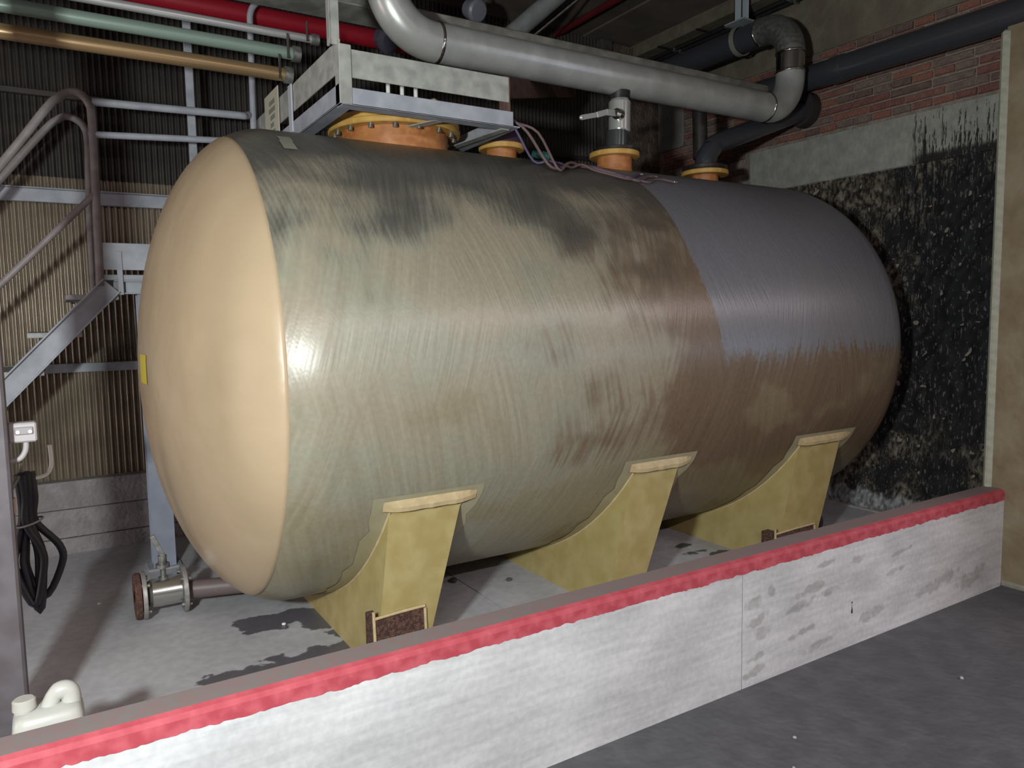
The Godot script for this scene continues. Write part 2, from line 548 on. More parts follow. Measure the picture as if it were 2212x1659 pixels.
func setting_right_wall() -> void:
	var w := thing("wall_right", "", "", Vector3.ZERO, "", "structure")
	# mortar bed behind the bricks
	var mortar := mottled(61, rgb(132, 118, 110), rgb(150, 136, 128), 0.95, 2.0, 0.0, 0.5)
	var st := mb()
	span(st, Vector3(XW + 0.012, 0, -5.7), Vector3(XW + 0.3, 4.2, -1.9))
	part("mortar_bed", st, mortar, w)
	# bricks one by one
	var bm := []
	for c in [[rgb(136, 90, 82), rgb(118, 80, 74)], [rgb(146, 102, 90), rgb(126, 88, 80)], [rgb(122, 98, 90), rgb(106, 84, 78)], [rgb(150, 102, 86), rgb(138, 94, 80)], [rgb(134, 114, 104), rgb(116, 98, 90)]]:
		bm.append(mottled(62 + bm.size(), c[0], c[1], 0.9, 3.0, 0.0, 0.6))
	var shapes := []
	for k in 4:
		var s := mb()
		var r := RandomNumberGenerator.new()
		r.seed = 90 + k
		brick(s, r)
		s.generate_normals()
		shapes.append(s.commit())
	var variants := []
	for m in bm:
		for s in shapes:
			var me: ArrayMesh = s.duplicate()
			me.surface_set_material(0, m)
			variants.append(me)
	var row := 0
	var y := 2.62
	while y < 3.5:
		var z := -5.42 + (0.0 if row % 2 == 0 else 0.14)
		while z < -2.2:
			var L := 0.262 + rng.randf_range(-0.012, 0.012)
			if row % 3 == 2: L = 0.128
			var keep := (y > 2.89 or z + L < -4.26) and z + L < -2.13
			if keep:
				var b := MeshInstance3D.new()
				b.name = "brick"
				b.mesh = variants[rng.randi_range(0, variants.size() - 1)]
				b.position = Vector3(XW + rng.randf_range(-0.003, 0.004), y + 0.024 + rng.randf_range(-0.002, 0.002), z + L * 0.5)
				b.scale = Vector3(1, rng.randf_range(0.92, 1.05), L)
				b.rotation.x = rng.randf_range(-0.015, 0.015)
				w.add_child(b, true)
			z += L + 0.011
		y += 0.059
		row += 1
	# plaster over the topmost courses
	var plaster := mottled(68, rgb(108, 96, 84), rgb(122, 116, 100), 0.9, 0.8, 0.0, 0.4)
	st = mb()
	span(st, Vector3(XW - 0.006, 3.5, -5.4), Vector3(XW + 0.05, 4.1, -2.0), 0.004)
	part("plaster_band", st, plaster, w)
	st = mb()
	span(st, Vector3(XW - 0.012, 3.1, -5.35), Vector3(XW + 0.04, 3.6, -5.02), 0.006)
	part("plaster_patch", st, mottled(69, rgb(112, 114, 112), rgb(124, 126, 124), 0.9, 1.0), w)
	# rough masonry blackened by tar runs
	var n1 := noise(71, 5.0, 5)
	var n2 := noise(72, 16.0, 4)
	var n3 := noise(73, 9.0, 4)
	var n4 := noise(74, 2.2, 3)
	var W := 900
	var H := 720
	var z0 := -5.42
	var z1 := -2.14
	var y0 := 0.1
	var y1 := 2.885
	var col := picture(W, H, func(i: int, j: int) -> Vector3:
		var z := z0 + (z1 - z0) * i / float(W)
		var yy := y1 - (y1 - y0) * j / float(H)
		var a := n1.get_noise_2d(z * 1.2, yy)
		var b := n2.get_noise_2d(z * 1.6, yy * 0.8)
		var streak := n3.get_noise_2d(z * 4.0, yy * 0.14)
		var streak2 := n3.get_noise_2d(z * 12.0 + 50.0, yy * 0.5)
		# bare masonry: olive-brown stone with paler flecks
		var c := Vector3(86, 78, 66) + Vector3(26, 25, 22) * (a + b * 0.6)
		c = c.lerp(Vector3(124, 117, 107), sstep(0.3, 0.6, b + a * 0.35))
		c = c.lerp(Vector3(30, 26, 24), sstep(0.08, 0.34, -b + streak2 * 0.4 - a * 0.3))
		# tar: dense where it ran down, ragged at its sides
		var core := 1.15 - absf(z + 2.55) / 0.3
		var dens := core * 1.5 + streak * 1.5 + streak2 * 0.7 + b * 0.3
		var low := sstep(0.55, 1.1, yy + a * 0.25)
		var lower_dark := n4.get_noise_2d(z * 1.4, yy * 1.1) + (0.28 if yy < 1.5 else -0.1) + (0.2 if z > -3.1 else -0.15) + b * 0.7 + streak2 * 0.3
		c = c.lerp(Vector3(20, 19, 22), sstep(0.12, 0.34, lower_dark - (0.35 if yy < 0.75 else 0.0)))
		var top_rim := 1.0 - sstep(2.44 + streak * 0.3, 2.56 + streak * 0.35, yy)
		c = c.lerp(Vector3(15, 15, 20), sstep(0.0, 0.25, dens) * low * top_rim)
		c = c.lerp(Vector3(126, 120, 112), 0.8 * sstep(0.52, 0.64, b + streak2 * 0.6))
		# lime-white foot and its pale grey skirting
		var foot := 0.3 + a * 0.05
		c = c.lerp(Vector3(132, 134, 136) + Vector3.ONE * b * 60.0, (1.0 - sstep(foot - 0.02, foot + 0.03, yy)) * 0.85)
		if yy > 2.56:
			var k := Vector3(152, 152, 144) + Vector3.ONE * (a * 14.0 + b * 8.0)
			var reach := 2.60 + 0.3 * maxf(streak2 * 1.1 + streak * 0.9, 0.0) * (1.0 if z > -2.9 else 0.1)
			k = k.lerp(Vector3(34, 30, 30), (1.0 - sstep(reach - 0.01, reach + 0.03, yy)) * sstep(-2.92, -2.84, z + streak2 * 0.05))
			return k.lerp(Vector3(176, 174, 168), 0.7 * sstep(0.42, 0.5, streak2) * sstep(-2.8, -2.6, z))
		return c)
	var tar := mat(Color.WHITE, 0.75)
	tar.albedo_texture = col
	st = mb(true)
	var nz := 150
	var ny := 120
	var grid := []
	for j in ny + 1:
		var rowp := []
		for i in nz + 1:
			var z := lerpf(z0, z1, float(i) / nz)
			var yy := lerpf(y0, 2.56, float(j) / ny)
			var d := n1.get_noise_2d(z * 1.2, yy) * 0.014 + n2.get_noise_2d(z * 1.6, yy * 0.8) * 0.012
			d += 0.012 * cos(TAU * yy / 0.2) * 0.4
			d = d + 0.03 * (1.0 - sstep(0.24, 0.36, yy))
			rowp.append([Vector3(XW - 0.002 - d, yy, z), Vector2(float(i) / nz, (y1 - yy) / (y1 - y0))])
		grid.append(rowp)
	for j in ny:
		for i in nz:
			var A = grid[j][i]; var B = grid[j + 1][i]; var C = grid[j + 1][i + 1]; var D = grid[j][i + 1]
			quad(st, A[0], B[0], C[0], D[0], A[1], B[1], C[1], D[1])
	part("tarred_masonry", st, tar, w)
	# concrete lintel over it, its lower rim stained by the same runs
	st = mb()
	var lz0 := -4.25
	var lz1 := -2.15
	var lx := XW - 0.018
	var luv := func(p: Vector3) -> Vector2: return Vector2((p.z - z0) / (z1 - z0), (y1 - p.y) / (y1 - y0))
	var lp := [Vector3(lx, 2.56, lz0), Vector3(lx, 2.885, lz0), Vector3(lx, 2.885, lz1), Vector3(lx, 2.56, lz1)]
	quad(st, lp[0], lp[1], lp[2], lp[3], luv.call(lp[0]), luv.call(lp[1]), luv.call(lp[2]), luv.call(lp[3]))
	for e in [[0, 3], [1, 2], [0, 1]]:
		var dx := Vector3(0.1, 0, 0)
		quad(st, lp[e[0]], lp[e[1]], lp[e[1]] + dx, lp[e[0]] + dx, luv.call(lp[e[0]]), luv.call(lp[e[1]]), luv.call(lp[e[1]]), luv.call(lp[e[0]]))
	part("lintel", st, tar, w)
	st = mb()
	span(st, Vector3(XW - 0.07, YF - 0.02, -5.4), Vector3(XW + 0.02, YF + 0.012, -2.2), 0.004)
	part("mortar_fillet", st, mottled(75, rgb(140, 136, 130), rgb(160, 156, 150), 0.9, 3.0), w)
	# plastered pier standing proud of the wall
	var p := thing("wall_right_pier", "", "", Vector3.ZERO, "", "structure")
	var pm := mottled(76, rgb(124, 108, 84), rgb(140, 128, 106), 0.85, 0.7, 0.0, 0.5)
	st = mb()
	span(st, Vector3(4.57, 0, -2.17), Vector3(5.25, 3.14, -0.9), 0.004)
	part("plaster", st, pm, p)
	st = mb()
	bar(st, Vector3(4.572, 0.56, -2.172), Vector3(4.572, 3.12, -2.172), 0.044, 0.044, Vector3(1, 0, 1), 0.01)
	part("corner_bead", st, mottled(77, rgb(158, 158, 142), rgb(176, 176, 160), 0.7, 4.0), p)
	st = mb()
	span(st, Vector3(4.56, 0, -2.08), Vector3(4.6, 0.035, -0.9), 0.01)
	part("foot_mortar", st, mottled(78, rgb(130, 126, 116), rgb(150, 146, 134), 0.9, 4.0), p)

func brick(st: SurfaceTool, r: RandomNumberGenerator) -> void:
	# unit length along z, 0.047 high, face towards -x with worn arrises
	var hx := 0.022
	var hy := 0.0235
	var hz := 0.5
	var f := []
	var k := []
	for s in [[-1, -1], [1, -1], [1, 1], [-1, 1]]:
		f.append(Vector3(-r.randf_range(0.003, 0.007), s[0] * (hy - r.randf_range(0.003, 0.007)), s[1] * (hz - r.randf_range(0.01, 0.03))))
		k.append(Vector3(0.003 + r.randf_range(0, 0.003), s[0] * hy, s[1] * hz))
	quad(st, f[0], f[3], f[2], f[1])
	for i in 4:
		var j := (i + 1) % 4
		quad(st, f[i], f[j], k[j], k[i])
		quad(st, k[i], k[j], k[j] + Vector3(hx, 0, 0), k[i] + Vector3(hx, 0, 0))

func setting_back_wall() -> void:
	var w := thing("wall_back", "", "", Vector3.ZERO, "", "structure")
	var zb := -5.4
	var pitch := 0.036
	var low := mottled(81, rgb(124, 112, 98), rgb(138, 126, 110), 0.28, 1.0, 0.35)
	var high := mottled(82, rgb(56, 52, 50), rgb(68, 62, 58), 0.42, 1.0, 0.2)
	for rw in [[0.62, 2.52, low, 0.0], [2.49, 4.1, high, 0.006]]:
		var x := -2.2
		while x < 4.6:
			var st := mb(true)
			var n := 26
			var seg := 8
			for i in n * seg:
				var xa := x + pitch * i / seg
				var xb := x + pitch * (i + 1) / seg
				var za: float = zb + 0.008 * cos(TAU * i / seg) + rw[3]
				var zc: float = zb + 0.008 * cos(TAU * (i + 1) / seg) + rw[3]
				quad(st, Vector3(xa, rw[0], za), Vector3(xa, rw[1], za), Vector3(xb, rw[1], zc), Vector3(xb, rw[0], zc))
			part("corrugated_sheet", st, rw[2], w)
			x += pitch * (n - 0.02)
	var st := mb()
	span(st, Vector3(-2.4, 0, zb - 0.3), Vector3(5.2, 4.2, zb - 0.03))
	part("backing", st, mat(rgb(50, 48, 46), 0.9), w)
	# rendered block plinth: courses with their joints
	var pm := mottled(83, rgb(136, 131, 131), rgb(152, 147, 147), 0.85, 1.5, 0.0, 0.4)
	for y in [[0.1, 0.268], [0.272, 0.448], [0.452, 0.625]]:
		st = mb()
		span(st, Vector3(-2.3, y[0], zb - 0.02), Vector3(4.94, y[1], -5.3 + rng.randf_range(-0.003, 0.003)), 0.004)
		part("plinth_course", st, pm, w)
	# steel girts the sheets are fixed to
	for g in [[2.33, 2.41], [1.295, 1.352], [2.955, 2.99]]:
		st = mb()
		span(st, Vector3(-2.2, g[0], zb + 0.012), Vector3(4.3, g[1], zb + 0.05), 0.003)
		part("girt", st, M.grey_steel if g[0] < 2.9 else high, w)
	st = mb()
	span(st, Vector3(-2.2, 2.405, zb + 0.012), Vector3(4.3, 2.413, zb + 0.085), 0.002)
	part("girt_flange", st, M.grey_steel, w)
	# steel corner column between sheeting and brickwork
	st = mb()
	span(st, Vector3(4.24, 0.2, zb + 0.02), Vector3(4.36, 4.0, zb + 0.1), 0.003)
	part("corner_column", st, mottled(84, rgb(66, 62, 62), rgb(80, 76, 74), 0.6, 2.0), w)
	st = mb()
	span(st, Vector3(4.36, 0.2, zb - 0.02), Vector3(4.98, 4.0, zb + 0.06), 0.003)
	part("corner_masonry", st, mottled(85, rgb(84, 70, 62), rgb(112, 96, 84), 0.9, 2.0, 0.0, 0.8), w)

func setting_room() -> void:
	var wm := mottled(91, rgb(120, 116, 110), rgb(134, 130, 124), 0.9, 0.5)
	for s in [["wall_left", Vector3(-5.2, 0, -5.7), Vector3(-5.0, 4.2, 6.2)], ["wall_rear", Vector3(-5.2, 0, 4.2), Vector3(10.2, 4.2, 4.4)], ["wall_far_right", Vector3(10.0, 0, -2.2), Vector3(10.2, 4.2, 6.2)], ["wall_passage", Vector3(5.2, 0, -2.2), Vector3(10.2, 4.2, -2.0)], ["wall_left_back", Vector3(-5.2, 0, -5.7), Vector3(-2.3, 4.2, -5.4)]]:
		var o := thing(s[0], "", "", Vector3.ZERO, "", "structure")
		var st := mb()
		span(st, s[1], s[2])
		part("render", st, wm, o)
	var f := thing("floor", "", "", Vector3.ZERO, "", "structure")
	var st2 := mb()
	span(st2, Vector3(-5.2, -0.2, -5.7), Vector3(-1.6, 0, -2.2))
	part("screed", st2, wm, f)

func setting_ceiling() -> void:
	var c := thing("ceiling", "", "", Vector3.ZERO, "", "structure")
	var tones := [mottled(95, rgb(92, 82, 76), rgb(104, 94, 88), 0.9, 0.8), mottled(96, rgb(84, 74, 68), rgb(98, 88, 80), 0.9, 0.8)]
	var x := -1.4
	var k := 0
	while x < 5.2:
		var st := mb()
		span(st, Vector3(x, 4.02 + 0.008 * (k % 2), -5.6), Vector3(x + 0.542, 4.1, -1.5), 0.006)
		part("ceiling_board", st, tones[k % 2], c)
		x += 0.55
		k += 1
	var st3 := mb()
	span(st3, Vector3(-5.2, 4.1, -5.7), Vector3(10.2, 4.3, 6.2))
	part("slab", st3, tones[0], c)

# ------------------------------------------------------------------ tank
func tank_ring(st: SurfaceTool, prof: Array, n := 144, u0 := 0.3, ul := 4.6) -> void:
	# prof: [x, r]; UV: u along the axis, v by height on the front half, mirrored behind
	st.set_smooth_group(0)
	var q := func(i: int, k: int) -> Array:
		var a := TAU * k / n - PI
		return [Vector3(prof[i][0], YC + prof[i][1] * sin(a), ZC + prof[i][1] * cos(a)), Vector2((prof[i][0] - u0) / ul, 0.5 - asin(clampf(sin(a), -1, 1)) / PI)]
	for i in prof.size() - 1:
		for k in n:
			var A = q.call(i, k); var B = q.call(i + 1, k); var C = q.call(i + 1, k + 1); var D = q.call(i, k + 1)
			quad(st, A[0], B[0], C[0], D[0], A[1], B[1], C[1], D[1])

func tank() -> void:
	var t := thing("storage_tank", "large horizontal glass-fibre storage tank with tan domed end on three yellow saddles", "tank", Vector3(2.5, YF, ZC))
	var helix := noise(101, 1.0, 3)
	var patch := noise(102, 1.1, 4)
	var fine := noise(103, 30.0, 3)
	var W := 1024
	var H := 800
	# helical streaks of the wound glass rovings
	var wind := func(x: float, s: float, f: float) -> float:
		var m := sstep(-0.2, 0.2, patch.get_noise_2d(x * 0.8 + 9.0, s * 0.8))
		var a := helix.get_noise_2d((x + s * 0.27) * f, s * f * 0.05 + 7.0) if m < 1.0 else 0.0
		var b := helix.get_noise_2d((x - s * 0.27) * f + 90.0, s * f * 0.05 + 31.0) if m > 0.0 else 0.0
		return lerpf(a, b, m)
	var tex := picture(W, H, func(i: int, j: int) -> Vector3:
		var x := 0.3 + 4.6 * i / float(W)
		var a := PI * (0.5 - j / float(H))
		var s := a * RT
		var y := YC + RT * sin(a)
		var n: float = wind.call(x, s, 22.0)
		var p := patch.get_noise_2d(x, s * 1.3)
		var g := fine.get_noise_2d(x, s)
		var c := Vector3(147, 138, 120)
		c = c.lerp(Vector3(141, 140, 123), 0.8 * sstep(-0.3, 0.4, p + n * 0.2))
		# resin browned towards the far end
		var br := sstep(1.95, 2.65, x + p * 0.6 + n * 0.3)
		c = c.lerp(Vector3(105, 85, 67), br * 0.9)
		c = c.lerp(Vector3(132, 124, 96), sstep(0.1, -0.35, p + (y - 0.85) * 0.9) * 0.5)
		c += Vector3.ONE * (n * 7.0 + g * 5.0)
		# darker tone over the crown, streaked along the winding and ending at a ragged rim
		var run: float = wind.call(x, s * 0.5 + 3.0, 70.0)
		var crown_dark := sstep(-0.2, 0.18, (y - 2.1) * 0.8 + p * 0.28 + run * 0.09 + g * 0.04 + 0.1 * sstep(1.9, 2.5, x))
		c = c.lerp(Vector3(78, 76, 72) + Vector3.ONE * (n * 8.0 + g * 5.0), crown_dark * 0.88)
		# grey coat sprayed over the upper far end, ringed at its near rim and running at its lower one
		var drip := patch.get_noise_1d(x * 22.0) * 0.05 + fine.get_noise_1d(x * 4.0) * 0.025
		var lower := 1.40 + patch.get_noise_1d(x * 2.0) * 0.03 + 0.5 * (1.0 - sstep(2.70, 2.86, x)) - maxf(drip, 0.0) * 1.6
		var grey := sstep(2.715, 2.73, x + 0.03 * (1.5 - y) * 0.5) * sstep(lower - 0.05, lower + 0.04, y + g * 0.03 + n * 0.06)
		c = c.lerp(Vector3(114, 114, 120) + Vector3.ONE * (g * 4.0 + n * 3.0), grey * 0.96)
		return c)
	var bump := picture(W, H, func(i: int, j: int) -> Vector3:
		var x := 0.3 + 4.6 * i / float(W)
		var s := PI * (0.5 - j / float(H)) * RT
		var n: float = wind.call(x, s, 60.0)
		return Vector3.ONE * (128 + n * 70.0 + patch.get_noise_2d(x * 2.0, s * 2.0) * 70.0))
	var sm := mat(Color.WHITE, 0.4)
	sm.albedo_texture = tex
	sm.heightmap_enabled = true
	sm.heightmap_scale = 0.22
	sm.metallic_specular = 0.65
	sm.anisotropy_enabled = true
	sm.anisotropy = 0.75
	sm.heightmap_texture = bump
	var prof := []
	for k in 9:
		var th := lerpf(0.42, 0.0, k / 8.0)
		prof.append([XL - HD * sin(th), RT * cos(th)])
	for k in range(1, 30):
		prof.append([lerpf(XL, XR, k / 29.0), RT])
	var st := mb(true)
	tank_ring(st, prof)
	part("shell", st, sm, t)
	# far head
	prof = []
	for k in 25:
		var th := PI / 2 * k / 24.0
		prof.append([XR + 0.48 * sin(th), maxf(RT * cos(th), 0.001)])
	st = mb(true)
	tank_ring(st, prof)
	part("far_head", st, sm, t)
	# near head: a tan laminate lapped over the shell
	prof = []
	var th0 := asin((XL - 0.683) / HD)
	prof.append([0.70, RT * cos(asin((XL - 0.70) / HD)) - 0.004])
	prof.append([0.695, RT * cos(asin((XL - 0.695) / HD)) + 0.003])
	for k in 29:
		var th := lerpf(th0, PI / 2, k / 28.0)
		prof.append([XL - (HD + 0.007) * sin(th), maxf((RT + 0.007) * cos(th), 0.001)])
	prof.reverse()
	st = mb(true)
	tank_ring(st, prof)
	var hm := mottled(104, rgb(172, 150, 122), rgb(184, 162, 133), 0.38, 0.5, 0.0, 0.25, 0.008)
	part("near_head", st, hm, t, "", "tan fibreglass domed end")
	# pale tape left near the crown, sticker on the head
	st = mb(true)
	for k in 10:
		var a0 := lerpf(0.98, 1.12, k / 10.0)
		var a1 := lerpf(0.98, 1.12, (k + 1) / 10.0)
		var xa := 0.838 + (0.006 if k > 5 else 0.0)
		var r := RT + 0.003
		quad(st, Vector3(xa, YC + r * sin(a0), ZC + r * cos(a0)), Vector3(xa + 0.055, YC + r * sin(a0), ZC + r * cos(a0)), Vector3(xa + 0.055, YC + r * sin(a1), ZC + r * cos(a1)), Vector3(xa, YC + r * sin(a1), ZC + r * cos(a1)))
	part("tape", st, mat(rgb(142, 140, 128), 0.7), t)
	var yel := mat(rgb(206, 190, 62), 0.5)
	st = mb(true)
	for k in 6:
		for j in 6:
			var pts := []
			for d in [[0, 0], [1, 0], [1, 1], [0, 1]]:
				var zz := lerpf(-3.66, -3.50, (k + d[0]) / 6.0)
				var yy := lerpf(1.335, 1.46, (j + d[1]) / 6.0)
				var rr := sqrt(pow(yy - YC, 2) + pow(zz - ZC, 2)) / (RT + 0.009)
				pts.append(Vector3(XL - (HD + 0.01) * sqrt(maxf(1.0 - rr * rr, 0.0)), yy, zz))
			quad(st, pts[0], pts[1], pts[2], pts[3])
	part("sticker", st, yel, t, "", "yellow sticker")
	# three saddles
	var spots := [[1.02, 1.10, 1.425, 1.235], [2.20, 2.37, 2.675, 2.40], [3.42, 3.62, 4.0, 3.76]]
	for i in 3:
		saddle(t, spots[i], i)

func saddle(t: Node3D, q: Array, idx: int) -> void:
	# q: bottom x0, top x0, top x1, bottom x1
	var s := MeshInstance3D.new()
	var zf := -2.74   # front plane at its foot
	var zt := -2.735
	var yt := 0.845
	var st := mb()
	var xs := func(y: float, side: int) -> float:
		var f := clampf((y - YF) / (yt - YF), 0.0, 1.0)
		return lerpf(q[0], q[1], f) if side == 0 else lerpf(q[3], q[2], f)
	# outline in (z, y): up the front, along the tank, down the back
	var up := []
	var dn := []
	var n := 24
	var amax := acos(clampf((zt - ZC) / RT, -1, 1))
	for k in n + 1:
		var a := lerpf(-amax, -PI + amax, float(k) / n)
		up.append(Vector2(ZC + RT * cos(a), YC + RT * sin(a)))
		dn.append(Vector2(lerpf(zf, 2.0 * ZC - zf, float(k) / n), YF))
	for k in n:
		for side in 2:
			var A: Vector2 = dn[k]; var B: Vector2 = up[k]; var C: Vector2 = up[k + 1]; var D: Vector2 = dn[k + 1]
			var f := [Vector3(xs.call(A.y, side), A.y, A.x), Vector3(xs.call(B.y, side), B.y, B.x), Vector3(xs.call(C.y, side), C.y, C.x), Vector3(xs.call(D.y, side), D.y, D.x)]
			if side == 0: quad(st, f[3], f[2], f[1], f[0])
			else: quad(st, f[0], f[1], f[2], f[3])
	for e in [0, n]:
		var A: Vector2 = dn[e]; var B: Vector2 = up[e]
		var f := [Vector3(xs.call(A.y, 0), A.y, A.x), Vector3(xs.call(B.y, 0), B.y, B.x), Vector3(xs.call(B.y, 1), B.y, B.x), Vector3(xs.call(A.y, 1), A.y, A.x)]
		if e == 0: quad(st, f[0], f[1], f[2], f[3])
		else: quad(st, f[3], f[2], f[1], f[0])
	var sd := part("saddle", st, M.saddle, t)
	# pale laminate bead where the saddle meets the shell, and the lip over its top
	for side in 2:
		st = mb(true)
		var pts := []
		for k in 19:
			var P: Vector2 = up[k]
			var a := atan2(P.y - YC, P.x - ZC)
			pts.append(Vector3(xs.call(P.y, side), YC + (RT + 0.004) * sin(a), ZC + (RT + 0.004) * cos(a)))
		tube(st, pts, 0.0055, 8)
		part("bead", st, M.laminate, sd)
	st = mb()
	var lx0: float = q[1] - 0.035
	var lx1: float = q[2] + 0.06
	for k in 12:
		var pr := []
		for d in 2:
			var f := (k + d) / 12.0
			var x := lerpf(lx0, lx1, f)
			var w := 0.02 * minf(1.0, minf(f, 1.0 - f) * 6.0) + 0.002 * sin((k + d) * 2.3)
			var at := func(yy: float, out: float) -> Vector3:
				return Vector3(x, YC - (RT + out) * sin(-asin(clampf((yy - YC) / RT, -1, 1))), ZC + (RT + out) * cos(asin(clampf((yy - YC) / RT, -1, 1))))
			pr.append([at.call(yt + 0.035, 0.001), at.call(yt + 0.012, 0.004 + w * 0.9), at.call(yt - 0.004, 0.006 + w), at.call(yt - 0.022, 0.001)])
		for e in 3:
			quad(st, pr[0][e], pr[1][e], pr[1][e + 1], pr[0][e + 1])
	part("lip", st, M.laminate, sd)
	# thin bonding laminate spread on the shell round the saddle
	st = mb(true)
	var na := 22
	for k in na:
		for j in 8:
			var c4 := []
			for d in [[0, 0], [1, 0], [1, 1], [0, 1]]:
				var f: float = (k + d[0]) / float(na)
				var a := lerpf(-amax + 0.07, -PI * 0.5, f)
				var yy := YC + RT * sin(a)
				var wob: float = 0.012 * sin((k + d[0]) * 1.7) + 0.008 * sin((k + d[0]) * 3.1 + 1.0)
				var x := lerpf(xs.call(yy, 0) - 0.075 - wob, xs.call(yy, 1) + 0.085 + wob, (j + d[1]) / 8.0)
				c4.append(Vector3(x, YC + (RT + 0.0025) * sin(a), ZC + (RT + 0.0025) * cos(a)))
			quad(st, c4[0], c4[1], c4[2], c4[3])
	part("bonding_laminate", st, M.bonding, sd)
	# rusted steel shoe showing where the laminate has broken off the foot
	if idx != 1:
		st = mb()
		var h := 0.235 if idx == 0 else 0.17
		var f0: float = xs.call(YF, 0) - 0.004
		var f1: float = xs.call(YF, 1) + 0.004
		span(st, Vector3(f0, YF, zf - 0.09), Vector3(f1, YF + h, zf + 0.006), 0.003)
		part("rusted_foot", st, M.rust, sd)
		st = mb()
		for a in [[Vector3(f0, YF + h, zf + 0.008), Vector3(f1, YF + h + 0.01, zf + 0.008)], [Vector3(f0, YF, zf + 0.008), Vector3(f0, YF + h + 0.03, zf + 0.008)], [Vector3(f1, YF, zf + 0.008), Vector3(f1, YF + h, zf + 0.008)]]:
			tube(st, [a[0], a[0].lerp(a[1], 0.5) + Vector3(0.003, 0.002, 0), a[1]], 0.007, 6)
		part("broken_rim", st, M.laminate, sd)
	if idx == 2:
		st = mb()
		span(st, Vector3(3.42, YF + 0.1, zf + 0.01), Vector3(3.68, YF + 0.15, zf + 0.03), 0.003)
		span(st, Vector3(3.42, YF, zf + 0.01), Vector3(3.45, YF + 0.12, zf + 0.03), 0.003)
		span(st, Vector3(3.65, YF, zf + 0.01), Vector3(3.68, YF + 0.12, zf + 0.03), 0.003)
		part("angle_bracket", st, mottled(106, rgb(140, 142, 140), rgb(168, 170, 168), 0.6, 5.0), sd)

